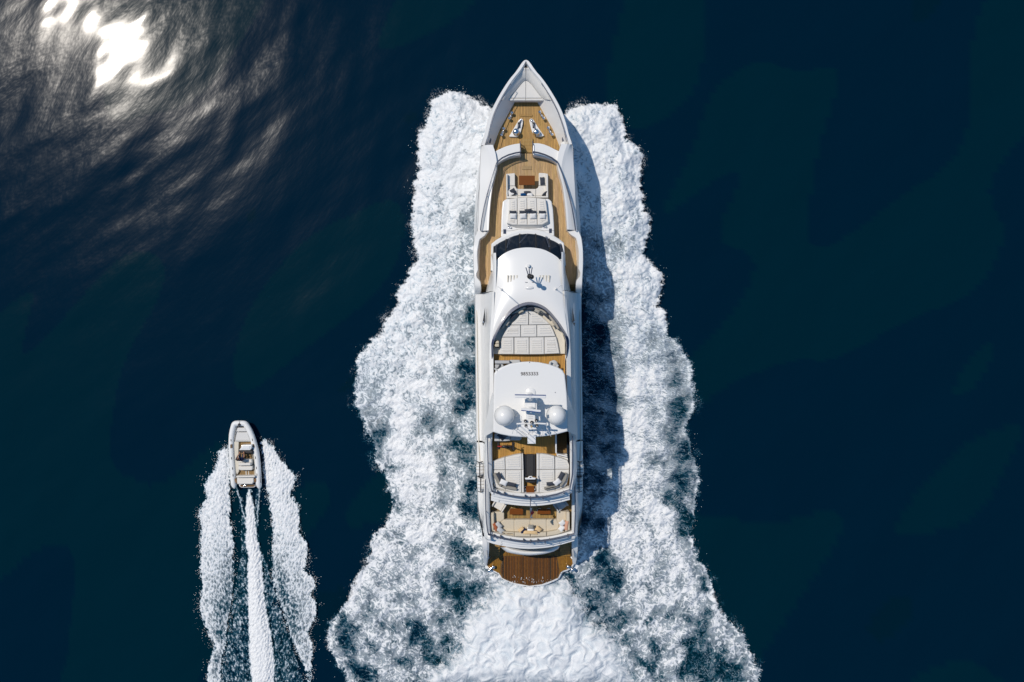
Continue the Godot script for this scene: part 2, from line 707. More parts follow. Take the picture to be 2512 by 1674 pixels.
func wake_cover(x: float, y: float) -> Vector3:
	var sd := at_field(f_sd, x, y)
	if sd < -22.0:
		return Vector3.ZERO
	var sd0 := sd
	var side := absf(x - 1300.0)
	if side < 92.0 and y > 330.0 and y < 1350.0:
		return Vector3.ZERO
	var low := smoothstep(700.0, 1330.0, y)
	var out := signf(x - 1300.0)
	# froth is drawn out along slanting streaks as it ages
	var al := 0.82 * x - 0.57 * out * y
	var ac := 0.57 * out * x + 0.82 * y
	var ex := lerpf(x, al * 0.62, low)
	var ey := lerpf(y, ac * 1.05, low)
	var w1 := n_warp.get_noise_2d(x, y)
	var w2 := n_warp2.get_noise_2d(x, y)
	var wx := ex + (9.0 + 5.0 * low) * w1
	var wy := ey + (9.0 + 5.0 * low) * w2
	var fb := n_fbm.get_noise_2d(wx, wy)
	wx += 4.0 * fb
	wy += 4.0 * n_fbm.get_noise_2d(wy, wx - 200.0)
	var fine := n_fine.get_noise_2d(x, y)
	var big := n_big.get_noise_2d(x, y)
	var finger := n_fbm.get_noise_2d(y * 0.9 + 31.0, x * 0.25)
	sd += (5.0 + 5.0 * low) * n_edge.get_noise_2d(x, y) + 5.0 * fb + 4.0 * fine + 7.0 * finger * (1.0 - low)
	var mist := smoothstep(-20.0, 0.0, sd) * smoothstep(0.06, 0.5, n_big.get_noise_2d(x * 0.8 + 900.0, y * 0.8)) * 0.42 * smoothstep(-0.25, 0.5, fine + 0.6 * fb)
	if sd < -5.0 and mist < 0.01:
		return Vector3.ZERO
	var d := at_field(f_den, x, y) + 0.05 * low + (0.10 + 0.13 * low) * big
	# the rim of the wake is a brighter crest
	d += smoothstep(0.0, 4.0, sd) * (1.0 - smoothstep(5.0, 15.0, sd)) * 0.22
	var ca := n_cell.get_noise_2d(wx, wy) + 1.0
	var cb := n_cell2.get_noise_2d(wx, wy) + 1.0
	var l1 := 1.0 - smoothstep(0.0, 0.30, ca)
	var l2 := 1.0 - smoothstep(0.0, 0.36, cb)
	var lace := maxf(l1 * (0.35 + 0.65 * low), l2 * lerpf(0.8, 0.62, low))
	var val := d * 1.9 - 0.95 + (0.50 - 0.15 * low) * fb + 0.20 * fine + 0.85 * (lace - 0.30) + 0.22 * big
	var veil := smoothstep(0.10, 0.60, d + 0.22 * fb + 0.16 * big) * 0.56
	# loose threads of froth drawn across the open water between
	var strand := (1.0 - smoothstep(0.0, 0.11, ca)) * smoothstep(-0.15, 0.25, d + 0.2 * big) * (0.40 + 0.3 * fine)
	var solid := smoothstep(-0.04, 0.60, val)
	var a := maxf(maxf(solid, veil), strand) * smoothstep(-5.0, 4.0, sd)
	a = maxf(a, mist)
	var white := smoothstep(lerpf(0.08, 0.02, low), lerpf(1.12, 0.66, low), val)
	white = maxf(white, strand * 1.2)
	# smooth sheets of water thrown out by the bow
	var calm := minf(1.0, smoothstep(75.0, 15.0, Vector2(x - 1135.0, (y - 425.0) * 0.55).length()) + smoothstep(70.0, 15.0, Vector2(x - 1455.0, (y - 415.0) * 0.5).length()))
	var p1 := 1.0 - clampf((n_puff.get_noise_2d(x + 8.0 * w1, y + 8.0 * w2) + 1.0) * 0.95, 0.0, 1.0)
	var bulk := lerpf(0.75, 0.22, smoothstep(300.0, 1000.0, y)) * smoothstep(-6.0, 45.0, sd0) * clampf(d, 0.1, 1.0)
	var lump := 0.038 * fb + 0.006 * fine + lerpf(0.012, 0.045, low) * lace + 0.20 * smoothstep(0.0, 1.0, p1) * (1.0 - 0.7 * low)
	lump *= clampf(d + 0.15, 0.25, 1.1) * (1.0 - 0.8 * calm)
	white = lerpf(white, 0.82 + 0.1 * fine, 0.8 * calm * smoothstep(0.2, 0.7, d))
	return Vector3(clampf(a, 0.0, 1.0), 0.13 + bulk + lump + 0.20 * n_big.get_noise_2d(x * 1.5, y * 1.5), clampf(white, 0.0, 1.0))


func wash_cover(x: float, y: float) -> Vector3:
	var sd := at_field(f_wash, x, y)
	if sd < -26.0:
		return Vector3.ZERO
	var sd0 := sd
	var w1 := n_warp.get_noise_2d(x * 0.5, y * 0.5)
	var w2 := n_warp2.get_noise_2d(x * 0.5, y * 0.5)
	var wx := x + 16.0 * w1
	var wy := y + 16.0 * w2
	var fb := n_fbm.get_noise_2d(wx * 0.7, wy * 0.7)
	var fine := n_fine.get_noise_2d(x, y)
	sd += 13.0 * n_edge.get_noise_2d(x, y) + 9.0 * fb + 6.0 * fine
	if sd < -9.0:
		return Vector3.ZERO
	var p1 := 1.0 - clampf((n_puff.get_noise_2d(wx * 0.62, wy * 0.62) + 1.0) * 0.9, 0.0, 1.0)
	var p2 := 1.0 - clampf((n_puff2.get_noise_2d(wx * 0.75, wy * 0.75) + 1.0) * 0.9, 0.0, 1.0)
	var p3 := 1.0 - clampf((n_puff2.get_noise_2d(wx * 1.9, wy * 1.9) + 1.0) * 0.9, 0.0, 1.0)
	var rise := smoothstep(-14.0, 55.0, sd0)
	var b2 := n_big.get_noise_2d(x * 0.7, y * 0.7)
	var b3 := n_big.get_noise_2d(wx * 2.1 + 400.0, wy * 2.1)
	var s1 := smoothstep(0.0, 1.0, p1)
	var s2 := smoothstep(0.0, 1.0, p2)
	var s3 := smoothstep(0.0, 1.0, p3)
	var h := 0.20 + 0.35 * rise + rise * (0.34 * s1 + 0.085 * s2) + 0.018 * s3 + 0.03 * fb + 0.007 * fine + 0.25 * b2 + 0.09 * b3
	var core := smoothstep(0.0, 40.0, sd)
	var white := clampf(0.60 + 0.22 * s2 + 0.40 * b3 + 0.30 * fb + 0.18 * s3 + 0.14 * fine, 0.0, 1.0)
	return Vector3(smoothstep(-12.0, 9.0, sd + 8.0 * fine) * lerpf(0.72 + 0.4 * fb, 1.0, core), h, lerpf(smoothstep(0.2, 0.9, 0.6 + fb + 0.5 * fine), white, core))


func tender_cover(x: float, y: float) -> Vector3:
	var sl := at_field(f_tl, x, y)
	var sr := at_field(f_tr, x, y)
	var sc := at_field(f_tc, x, y)
	var ss := at_field(f_ts, x, y)
	if maxf(maxf(sl, sr), maxf(sc, ss)) < -12.0:
		return Vector3.ZERO
	if absf(x - 600.0 - (y - 1110.0) * 0.06) < 26.0 and y > 1060.0 and y < 1192.0:
		return Vector3.ZERO
	var out := signf(x - 610.0)
	# droplets are flung outwards and astern: grain runs along that slant
	var gx := x * 1.25 + y * 0.35 * out
	var gy := y * 0.62 - x * 0.35 * out
	var fb := n_fbm.get_noise_2d(gx * 1.5, gy * 1.5)
	var fine := n_fine.get_noise_2d(gx * 1.1, gy * 1.1)
	var ed := 4.0 * n_edge.get_noise_2d(x * 1.3, y * 1.3) + 4.0 * fb + 2.5 * fine
	var far := smoothstep(1190.0, 1560.0, y)
	var cb := n_cell2.get_noise_2d(gx * 1.25 + 5.0 * fb, gy * 1.35 + 5.0 * fine) + 1.0
	var lace := 1.0 - smoothstep(0.0, 0.38, cb)
	var s := maxf(sl, sr) + ed
	var d := -1.0
	if s > -3.0:
		var hugs := (x - lerpf(566.0, 572.0, far)) if out < 0.0 else (lerpf(650.0, 690.0, far) - x)
		d = lerpf(0.92, 0.62, far) - 0.34 * far * smoothstep(-60.0, 0.0, hugs) + 0.14 * n_big.get_noise_2d(x * 1.6, y * 1.6)
		d += 0.22 * smoothstep(0.0, 4.0, s) * (1.0 - smoothstep(5.0, 14.0, s)) * far
		d = lerpf(-0.1, d, smoothstep(-3.0, 4.0, s))
	var c := sc + ed * 0.45
	var dc := lerpf(-0.3, 1.15, smoothstep(-5.0, 6.0, c)) if c > -5.0 else -1.0
	var dsx := 0.36 + 0.18 * n_big.get_noise_2d(x * 2.0, y * 2.0) if ss + ed * 0.4 > 0.0 else -1.0
	# two thin rooster lines off the tube tails
	for k in 2:
		var lx := lerpf(580.0 if k == 0 else 637.0, 600.0 if k == 0 else 630.0, clampf((y - 1198.0) / 75.0, 0.0, 1.0))
		if y > 1196.0 and y < 1285.0:
			dsx = maxf(dsx, 0.75 - absf(x - lx + 2.0 * fb) * 0.22)
	var dd := maxf(maxf(d, dc), dsx)
	if dd < -0.5:
		return Vector3.ZERO
	var val := dd * 1.8 - 0.80 + 0.50 * fb + 0.38 * fine + 0.55 * (lace - 0.32)
	var veil := smoothstep(0.20, 0.80, dd + 0.2 * fb) * 0.55
	var h := 0.10 + 0.04 * fb * (0.4 + maxf(dd, 0.0)) + 0.012 * fine + 0.03 * lace + 0.2 * smoothstep(0.0, 22.0, c) + 0.14 * smoothstep(0.0, 30.0, s)
	return Vector3(clampf(maxf(smoothstep(-0.05, 0.6, val), veil), 0.0, 1.0), h, smoothstep(0.02, 0.95, val))


func make_foam() -> void:
	var fm := mat("foam", Color(1, 1, 1), 0.85, 0.0, 0.3)
	fm.transparency = BaseMaterial3D.TRANSPARENCY_ALPHA
	for c in [n_cell, n_cell2]:
		c.cellular_return_type = FastNoiseLite.RETURN_DISTANCE2_SUB
		c.cellular_distance_function = FastNoiseLite.DISTANCE_EUCLIDEAN
	for c in [n_puff, n_puff2]:
		c.cellular_return_type = FastNoiseLite.RETURN_DISTANCE
	f_sd = sd_field(pv([1384, 281, 1401, 261, 1443, 255, 1475, 258, 1510, 255, 1526, 290, 1539, 348, 1564, 360, 1577, 379, 1570, 418, 1572, 462, 1580, 501, 1577, 517, 1599, 539, 1590, 568, 1585, 599, 1574, 631, 1596, 644, 1625, 676, 1621, 714, 1610, 748, 1632, 767, 1635, 824,
		1657, 831, 1696, 891, 1702, 955, 1708, 981, 1696, 1019, 1683, 1044, 1692, 1083, 1702, 1115, 1712, 1146, 1718, 1173, 1708, 1242, 1698, 1317, 1711, 1370, 1744, 1416, 1750, 1462, 1770, 1501, 1790, 1524, 1829, 1560, 1839, 1603, 1863, 1642, 1866, 1690,
		852, 1690, 852, 1674, 846, 1658, 823, 1619, 800, 1580, 806, 1530, 829, 1508, 855, 1475, 875, 1416, 901, 1383, 908, 1347, 918, 1314, 947, 1288, 965, 1245, 957, 1199, 944, 1160, 936, 1158, 918, 1126, 917, 1095, 901, 1063, 888, 1028, 872, 999, 870, 961, 878, 910, 873, 884,
		910, 839, 932, 820, 944, 814, 942, 785, 958, 772, 979, 744, 971, 712, 999, 686, 1003, 669, 1026, 637, 1016, 605, 1010, 560, 1013, 503, 1015, 449, 1029, 420, 1024, 379, 1026, 328, 1043, 305, 1054, 273, 1067, 238, 1096, 222, 1115, 226, 1147, 235, 1179, 254, 1203, 269]))
	f_den = idw_field([1100, 260, .95, 1060, 330, .95, 1150, 300, 1, 1120, 420, 1, 1150, 480, .95, 1050, 440, .92, 1040, 520, .88, 1100, 560, .9, 1160, 545, .45, 1040, 620, .9, 1100, 640, .82, 1150, 620, .7, 1020, 690, .9, 1080, 720, .82, 1150, 700, .72, 1000, 760, .9, 1060, 800, .82,
		1130, 760, .66, 1160, 770, .1, 1160, 840, .3, 1140, 810, .55, 900, 880, .72, 960, 860, .9, 1040, 880, .88, 1100, 880, .8, 1150, 900, .25, 1155, 960, .2, 885, 960, .6, 920, 930, .55, 960, 960, .88, 1040, 960, .85, 1110, 980, .6, 1130, 1000, .3, 1160, 1020, .55, 890, 1030, .38,
		930, 1020, .6, 990, 1040, .88, 1057, 1055, .35, 1090, 1060, .7, 1110, 1050, .4, 1150, 1060, .6, 920, 1080, .3, 940, 1130, .4, 990, 1100, .9, 1040, 1150, .95, 1100, 1120, .45, 1120, 1090, .3, 1160, 1120, .35, 1000, 1200, .82, 960, 1230, .35, 1050, 1200, .8, 1110, 1180, .5,
		1155, 1200, .3, 1155, 1240, .15, 960, 1310, .6, 1000, 1290, .7, 1060, 1280, .85, 1100, 1250, .42, 1130, 1290, .5, 1170, 1310, .6, 930, 1370, .66, 990, 1360, .62, 1060, 1370, .75, 1090, 1340, .66, 1118, 1350, .1, 1100, 1430, .35, 1117, 1450, .1, 1117, 1420, .1, 1150, 1400, .4,
		1180, 1400, .45, 1150, 1450, .4, 1190, 1440, .4, 900, 1440, .62, 960, 1430, .58, 1030, 1440, .62, 870, 1500, .52, 930, 1500, .52, 1000, 1500, .46, 1060, 1500, .52, 1120, 1510, .36, 830, 1530, .25, 850, 1560, .03, 812, 1570, .5, 880, 1570, .52, 940, 1560, .52, 1010, 1540, .36,
		1030, 1560, .22, 1080, 1550, .46, 1100, 1580, .3, 830, 1620, .3, 870, 1640, .06, 900, 1620, .35, 950, 1620, .5, 1010, 1620, .3, 1060, 1610, .26, 960, 1665, .6, 900, 1670, .2, 860, 1660, .4, 1020, 1660, .5,
		1420, 290, 1, 1480, 280, .95, 1500, 330, .95, 1440, 360, .96, 1540, 400, .93, 1420, 420, .9, 1480, 430, .95, 1390, 400, .78, 1400, 460, .62, 1400, 520, .45, 1430, 520, .78, 1500, 500, .95, 1550, 480, .92, 1480, 560, .9, 1560, 560, .88, 1420, 580, .42, 1400, 600, .32, 1450, 600, .62,
		1518, 600, .5, 1540, 590, .8, 1560, 610, .75, 1540, 660, .95, 1590, 690, .92, 1420, 660, .38, 1470, 690, .62, 1410, 700, .32, 1420, 755, .05, 1445, 740, .34, 1500, 760, .55, 1540, 740, .93, 1600, 760, .85, 1450, 820, .16, 1465, 830, .1, 1500, 850, .46, 1550, 850, .88, 1620, 850, .55,
		1660, 870, .45, 1400, 860, .2, 1430, 900, .14, 1470, 920, .24, 1520, 930, .5, 1560, 940, .92, 1610, 950, .85, 1650, 940, .4, 1690, 930, .45, 1400, 960, .08, 1460, 1000, .32, 1500, 990, .34, 1560, 1030, .9, 1610, 1030, .62, 1660, 1010, .3, 1690, 990, .42, 1400, 1060, .1,
		1440, 1060, .16, 1490, 1080, .34, 1560, 1100, .93, 1610, 1110, .5, 1660, 1100, .25, 1685, 1110, .1, 1420, 1150, .14, 1480, 1120, .3, 1540, 1150, .78, 1600, 1180, .82, 1640, 1180, .3, 1690, 1190, .3, 1710, 1160, .35, 1440, 1230, .22, 1470, 1290, .35, 1500, 1260, .78, 1560, 1260, .66,
		1610, 1260, .85, 1650, 1220, .26, 1690, 1230, .22, 1690, 1290, .12, 1520, 1330, .82, 1580, 1330, .74, 1640, 1330, .78, 1690, 1340, .4, 1430, 1350, .5, 1480, 1370, .3, 1460, 1400, .3, 1500, 1390, .3, 1420, 1400, .4, 1560, 1390, .64, 1620, 1400, .62, 1680, 1400, .62, 1720, 1400, .3,
		1505, 1440, .12, 1440, 1440, .36, 1450, 1480, .36, 1490, 1490, .25, 1540, 1460, .56, 1600, 1470, .56, 1660, 1480, .52, 1720, 1470, .6, 1745, 1450, .35, 1500, 1530, .2, 1560, 1540, .52, 1620, 1540, .52, 1680, 1530, .46, 1730, 1520, .3, 1765, 1530, .45, 1800, 1550, .4, 1540, 1590, .46,
		1600, 1590, .46, 1660, 1590, .5, 1720, 1580, .2, 1770, 1590, .36, 1740, 1620, .08, 1810, 1610, .36, 1580, 1640, .36, 1640, 1650, .45, 1700, 1640, .1, 1760, 1640, .22, 1850, 1650, .46, 1800, 1665, .2])
	f_wash = sd_field(pv([1215, 1418, 1195, 1471, 1161, 1495, 1133, 1524, 1124, 1579, 1113, 1608, 1069, 1641, 1047, 1667, 1040, 1690, 1575, 1690, 1553, 1652, 1526, 1597, 1504, 1561, 1471, 1539, 1444, 1519, 1429, 1484, 1411, 1455, 1385, 1418]))
	f_tl = sd_field(pv([562, 1092, 535, 1107, 533, 1132, 523, 1154, 505, 1175, 499, 1197, 507, 1224, 494, 1244, 485, 1262, 492, 1285, 493, 1309, 489, 1346, 492, 1360, 489, 1390, 494, 1420, 493, 1455, 489, 1488, 494, 1520, 510, 1556, 526, 1584, 516, 1612, 508, 1640, 506, 1690,
		540, 1690, 545, 1620, 556, 1570, 560, 1520, 570, 1480, 574, 1420, 572, 1360, 574, 1346, 570, 1299, 562, 1270, 565, 1250, 563, 1220, 564, 1193, 567, 1162]))
	f_tr = sd_field(pv([634, 1078, 654, 1081, 674, 1097, 682, 1118, 705, 1146, 729, 1167, 721, 1191, 711, 1216, 727, 1230, 735, 1244, 735, 1313, 754, 1334, 756, 1354, 748, 1400, 770, 1418, 774, 1440, 762, 1460, 778, 1484, 774, 1520, 756, 1550, 768, 1586, 764, 1640, 762, 1690,
		752, 1690, 750, 1650, 714, 1570, 690, 1500, 668, 1430, 666, 1360, 668, 1326, 666, 1275, 658, 1224, 647, 1173, 647, 1126]))
	f_tc = sd_field(pv([609, 1197, 601, 1234, 601, 1285, 601, 1336, 606, 1360, 606, 1460, 608, 1540, 610, 1620, 618, 1690, 672, 1690, 674, 1620, 662, 1540, 648, 1460, 642, 1360, 631, 1320, 628, 1285, 622, 1234, 617, 1197]))
	f_ts = sd_field(pv([577, 1197, 592, 1260, 592, 1360, 575, 1450, 555, 1570, 530, 1690, 750, 1690, 710, 1570, 672, 1450, 650, 1370, 634, 1330, 634, 1270, 640, 1200, 630, 1200, 624, 1250, 603, 1250, 584, 1200]))
	var wake := MeshInstance3D.new()
	wake.name = "wake_foam"
	wake.mesh = foam_mesh(770, 205, 1880, 1686, 1.4, wake_cover)
	wake.set_meta("kind", "stuff")
	add_child(tag(wake, "white lacy foam of the bow wave spreading along both sides of the yacht", "foam"))
	var wash := MeshInstance3D.new()
	wash.name = "wash_foam"
	wash.mesh = foam_mesh(1020, 1400, 1590, 1686, 1.7, wash_cover)
	wash.set_meta("kind", "stuff")
	add_child(tag(wash, "solid white churned propeller foam behind the yacht's swim platform", "foam"))
	var tw := MeshInstance3D.new()
	tw.name = "tender_foam"
	tw.mesh = foam_mesh(470, 1060, 800, 1686, 1.4, tender_cover)
	tw.set_meta("kind", "stuff")
	add_child(tag(tw, "streaky white foam trailing behind the small inflatable tender", "foam"))
	# flung droplets beyond the edges
	var drop := Geo.new()
	drop.ball(Vector3.ZERO, Vector3(1, 0.6, 1), 5, 3)
	var mm := MultiMesh.new()
	mm.transform_format = MultiMesh.TRANSFORM_3D
	mm.mesh = drop.mesh()
	mm.mesh.surface_set_material(0, M.white_gelcoat)
	var xfs := []
	var r := RandomNumberGenerator.new()
	r.seed = 88
	while xfs.size() < 3600:
		var t := r.randf() < 0.3
		var p := Vector2(r.randf_range(470, 800), r.randf_range(1070, 1670)) if t else Vector2(r.randf_range(780, 1880), r.randf_range(205, 1670))
		var sd := maxf(at_field(f_tl, p.x, p.y), at_field(f_tr, p.x, p.y)) if t else at_field(f_sd, p.x, p.y)
		if sd > 6.0 or sd < -26.0 or r.randf() > exp(-absf(sd) * 0.17) * (1.0 if p.y < 700.0 or t else 0.45):
			continue
		if n_big.get_noise_2d(p.x * 1.8, p.y * 1.8) < -0.05:
			continue
		var s := r.randf_range(0.006, 0.020)
		xfs.append(Transform3D(Basis.from_scale(Vector3(s, s, s * r.randf_range(1.0, 2.0))).rotated(Vector3.UP, r.randf() * TAU), P(p.x, p.y, r.randf_range(0.05, 0.35))))
	mm.instance_count = xfs.size()
	for i in xfs.size():
		mm.set_instance_transform(i, xfs[i])
	var mi := MultiMeshInstance3D.new()
	mi.name = "spray_droplets"
	mi.multimesh = mm
	mi.set_meta("kind", "stuff")
	add_child(tag(mi, "fine white spray droplets flung out along the edges of the foam", "spray"))


# ---- the yacht. Half breadths are given in plan pixels from the centreline, heights in metres above the sea.
func st(py: float, hz: float, a: Array) -> PackedVector3Array:
	var out := PackedVector3Array()
	for i in range(0, a.size(), 2):
		out.append(Vector3(a[i] * mp(a[i + 1]), a[i + 1], (py - 837.0) * mp(hz)))
	return out


func smooth_rows(rows: Array, n: int) -> Array:
	if n <= 1:
		return rows
	var cols := []
	for j in rows[0].size():
		var line := PackedVector3Array()
		for r in rows:
			line.append(r[j])
		cols.append(curve3(line, n))
	var out := []
	for i in cols[0].size():
		var r := PackedVector3Array()
		for c in cols:
			r.append(c[i])
		out.append(r)
	return out


func mirror(rows: Array) -> Array:
	var out := []
	for r in rows:
		var m := PackedVector3Array()
		for p in r:
			m.append(Vector3(-p.x, p.y, p.z))
		out.append(m)
	return out


# one shell on both sides of the centreline
func both(g: Geo, rows: Array, n := 4, hint := Vector3(1, 0.3, 0)) -> void:
	var s := smooth_rows(rows, n)
	g.grid(s, hint, true)
	g.grid(mirror(s), Vector3(-hint.x, hint.y, hint.z), true)


# the same, as two parts, one for each side
func pair(called: String, rows: Array, n := 4, hint := Vector3(1, 0.3, 0)) -> Array:
	var sm := smooth_rows(rows, n)
	var out := []
	for k in 2:
		var g := Geo.new()
		g.grid(sm if k == 0 else mirror(sm), Vector3(hint.x if k == 0 else -hint.x, hint.y, hint.z), true)
		out.append(build(called, g, M.white_gelcoat, yacht))
	return out


func both_poly(p: PackedVector2Array) -> Array:
	var m := PackedVector2Array()
	for v in p:
		m.append(Vector2(-v.x, v.y))
	return [p, m]


# laid decking: planks with recessed caulked seams over a dark bed
func planks(parent: Node, called: String, poly: PackedVector2Array, h: float, tone: Color, pitch := 0.105, gap := 0.011, vary := 0.13, wood: Material = null, across := false) -> void:
	var bed := Geo.new()
	bed.prism(poly, h - 0.06, h - 0.012)
	var bedo := build(called, bed, M.dark_caulk, parent)
	var g := Geo.new()
	var r := RandomNumberGenerator.new()
	r.seed = hash(called) + int(h * 100)
	var lo := poly[0]
	var hi := poly[0]
	for p in poly:
		lo = lo.min(p)
		hi = hi.max(p)
	var u := lo.y if across else lo.x
	var u1 := hi.y if across else hi.x
	while u < u1:
		var t := (lo.x if across else lo.y) - r.randf() * 3.0
		var t1 := hi.x if across else hi.y
		while t < t1:
			var len := r.randf_range(2.6, 4.6)
			var k := 1.0 + r.randf_range(-vary, vary)
			g.tint = Color(tone.r * k, tone.g * k * r.randf_range(0.97, 1.03), tone.b * k * r.randf_range(0.9, 1.1))
			var strip := PackedVector2Array([Vector2(u, t), Vector2(u + pitch - gap, t), Vector2(u + pitch - gap, t + len - 0.006), Vector2(u, t + len - 0.006)])
			if across:
				for i in 4:
					strip[i] = Vector2(strip[i].y, strip[i].x)
			for piece in Geometry2D.intersect_polygons(strip, poly):
				g.prism(piece, h - 0.02, h)
			t += len
		u += pitch
	var o := build("deck_planks", g, wood if wood else M.teak, bedo)
	o.set_meta("kind", "stuff")


func rail(parent: Node, called: String, top: PackedVector3Array, height: float, wires: int, spacing := 1.3, r := 0.026, posts := true) -> void:
	var g := Geo.new()
	r *= 1.2
	g.tube(top, r, 6)
	for w in wires:
		var d := height * float(w + 1) / (wires + 1)
		var line := PackedVector3Array()
		for p in top:
			line.append(p - Vector3(0, d, 0))
		g.tube(line, r * 0.55, 5)
	if posts:
		var run := spacing
		for i in top.size():
			if i > 0:
				run += top[i].distance_to(top[i - 1])
			if run >= spacing or i == top.size() - 1:
				run = 0.0
				g.tube(PackedVector3Array([top[i] - Vector3(0, height, 0), top[i]]), r * 0.85, 5)
	build(called, g, M.rail_steel, parent)


func hull_and_bow() -> void:
	var g := Geo.new()
	# py, half at: waterline, lower topside, knuckle (its height), cap (its height), lowest height
	var hs := [[147, 0, 0, 0, 4.9, 0.6, 5.55, 4.2], [150, 0, 0, 2, 4.8, 6.5, 5.55, 3.6], [158, 0, 0, 9, 4.7, 13, 5.55, 2.8], [166, 0, 0, 14, 4.6, 18.3, 5.55, 2.0], [178.5, 0, 3, 23, 4.5, 27.5, 5.55, 1.2], [191, 0, 8, 32, 4.5, 38.3, 5.55, 0.5], [209, 2, 18, 45, 4.5, 51.3, 5.55, 0.0], [233, 8, 34, 59, 4.5, 66.3, 5.55, -0.6],
		[256, 22, 49, 72, 4.5, 79, 5.52, -0.6], [279, 36, 63, 83, 4.5, 89.3, 5.5, -0.6], [307, 52, 77, 93, 4.5, 98.2, 5.48, -0.6], [330, 63, 86, 99, 4.5, 103.6, 5.45, -0.6], [352, 72, 93, 106, 4.4, 111.2, 5.42, -0.6], [380, 82, 100, 113, 4.3, 114.5, 5.35, -0.6], [408, 92, 107, 118, 4.2, 116, 5.3, -0.6], [430, 98, 111, 121.5, 4.1, 117, 5.3, -0.6],
		[489, 108, 118, 127, 4.0, 119.5, 5.3, -0.6], [527, 112, 121, 129.6, 3.9, 121, 5.3, -0.6], [566, 115, 123, 131.2, 3.9, 124, 5.4, -0.6], [584, 116, 124, 131.6, 3.9, 131.5, 5.7, -0.6], [600, 117, 124, 132, 3.9, 133.6, 5.85, -0.6], [629, 118, 125, 132.5, 3.9, 135.2, 5.9, -0.6], [655, 119, 125, 132.3, 3.9, 134.6, 5.9, -0.6], [680, 119, 126, 132, 3.9, 133, 5.9, -0.6], [706, 119, 126, 131.8, 3.9, 131.6, 5.75, -0.6],
		[722, 120, 126, 131.5, 3.8, 130.8, 4.7, -0.6], [764, 120, 126, 131, 3.6, 130.4, 4.55, -0.6], [815, 120, 126, 131, 3.6, 130.2, 4.5, -0.6], [955, 120, 126, 131, 3.6, 130.2, 4.5, -0.6], [1113, 119, 125, 130.8, 3.6, 129.8, 4.5, -0.6], [1200, 118, 124, 129.7, 3.6, 129, 4.5, -0.6], [1251, 116, 122, 128.8, 3.5, 127.6, 4.4, -0.6], [1283, 114, 120, 125, 3.2, 124, 3.9, -0.6], [1300, 113, 118, 120.5, 2.9, 119.5, 3.4, -0.6], [1321, 112, 116, 118, 2.6, 117.2, 3.2, -0.6], [1353, 111, 115, 117.2, 2.2, 116.4, 2.8, -0.6], [1372, 110, 114, 115.6, 1.2, 114.8, 1.6, -0.6], [1388, 107, 111, 112.5, 0.6, 112, 0.8, -0.6]]
	var rows := []
	for s in hs:
		rows.append(st(s[0], s[6], [s[1], s[7], s[2], maxf(s[7] + 0.2, 2.0 if s[4] > 3.0 else s[4] * 0.5), s[3], s[4], s[5], s[6]]))
	both(g, rows, 3)
	build("hull", g, M.white_gelcoat, yacht)
	# bulwark of the open bow: cap rail and inner face down to the anchor deck
	g = Geo.new()
	rows = []
	for s in [[147.5, 0.6, 5.55, 0.2], [150, 6.5, 5.55, 0.5], [158, 13, 5.55, 1], [166, 18.3, 5.55, 2], [178.5, 27.5, 5.55, 6], [191, 38.3, 5.55, 10], [209, 51.3, 5.55, 16], [233, 66.3, 5.55, 26], [256, 79, 5.52, 38.5], [279, 89.3, 5.5, 50.5], [307, 98.2, 5.48, 65.5], [330, 103.6, 5.45, 74], [345, 108.6, 5.43, 79.5], [356, 112, 5.41, 82.5]]:
		var b: float = s[1]
		rows.append(st(s[0], s[2], [b, s[2], maxf(b - 1.0, 0.1), s[2] + 0.05, maxf(b - 8.5, 0.1), s[2] + 0.05, maxf(b - 9.5, 0.1), s[2] - 0.05, maxf(b - 11.0, 0.1), s[2] - 0.12, s[3], 4.24]))
	pair("bow_bulwark", rows, 3, Vector3(0.3, 1, 0))
	for side in [-1.0, 1.0]:
		var line := PackedVector3Array()
		for s in [[205, 38], [233, 55], [256, 67.5], [279, 78], [307, 87.5], [330, 93.5], [347, 97]]:
			line.append(Vector3(side * s[1] * mp(5.75), 5.75, (s[0] - 837.0) * mp(5.75)))
		rail(yacht, "bow_handrail", curve3(line, 4), 0.22, 0, 1.2, 0.02)
		# oval mooring openings and a long moulded pad on the inner bulwark
		var o := Geo.new()
		for s in [[251, 57.5], [342, 90]]:
			var c := Vector3(side * s[1] * mp(4.9), 4.92, (s[0] - 837.0) * mp(4.9))
			o.ball(c, Vector3(0.09, 0.12, 0.24), 12, 6)
			build("fairlead", o, M.rail_steel, yacht)
			o = Geo.new()
		var pad := PackedVector3Array()
		for s in [[271, 62], [290, 71], [308, 79.5], [322, 84.5]]:
			pad.append(Vector3(side * s[1] * mp(4.75), 4.78, (s[0] - 837.0) * mp(4.75)))
		o.tube(curve3(pad, 4), 0.075, 8)
		build("fender_moulding", o, M.white_gelcoat, yacht)
	# little jackstaff on the stem
	g = Geo.new()
	g.tube(PackedVector3Array([q(130, 1096, 192, 5.6), q(130, 1093, 186, 6.2)]), 0.02, 6)
	g.ball(q(130, 1095, 190, 5.64), Vector3(0.05, 0.04, 0.05), 8, 5)
	build("jackstaff", g, M.rail_steel, yacht)
	# anchor deck
	planks(yacht, "anchor_deck", q2(230, [855, 100, 760, 262, 655, 455, 558, 650, 488, 830, 452, 985, 440, 1090, 500, 1115, 640, 1040, 800, 985, 1000, 955, 1240, 945, 1450, 975, 1650, 1065, 1735, 1102, 1790, 1060, 1735, 930, 1690, 830, 1640, 650, 1540, 468, 1440, 290, 1375, 100], 4.25), 4.25, Color(0.51, 0.305, 0.09))
	g = Geo.new()
	g.tint = Color(0.42, 0.25, 0.07)
	g.prism(q2(230, [990, 400, 1225, 400, 1225, 440, 990, 440], 4.3), 4.2, 4.3, 0.02)
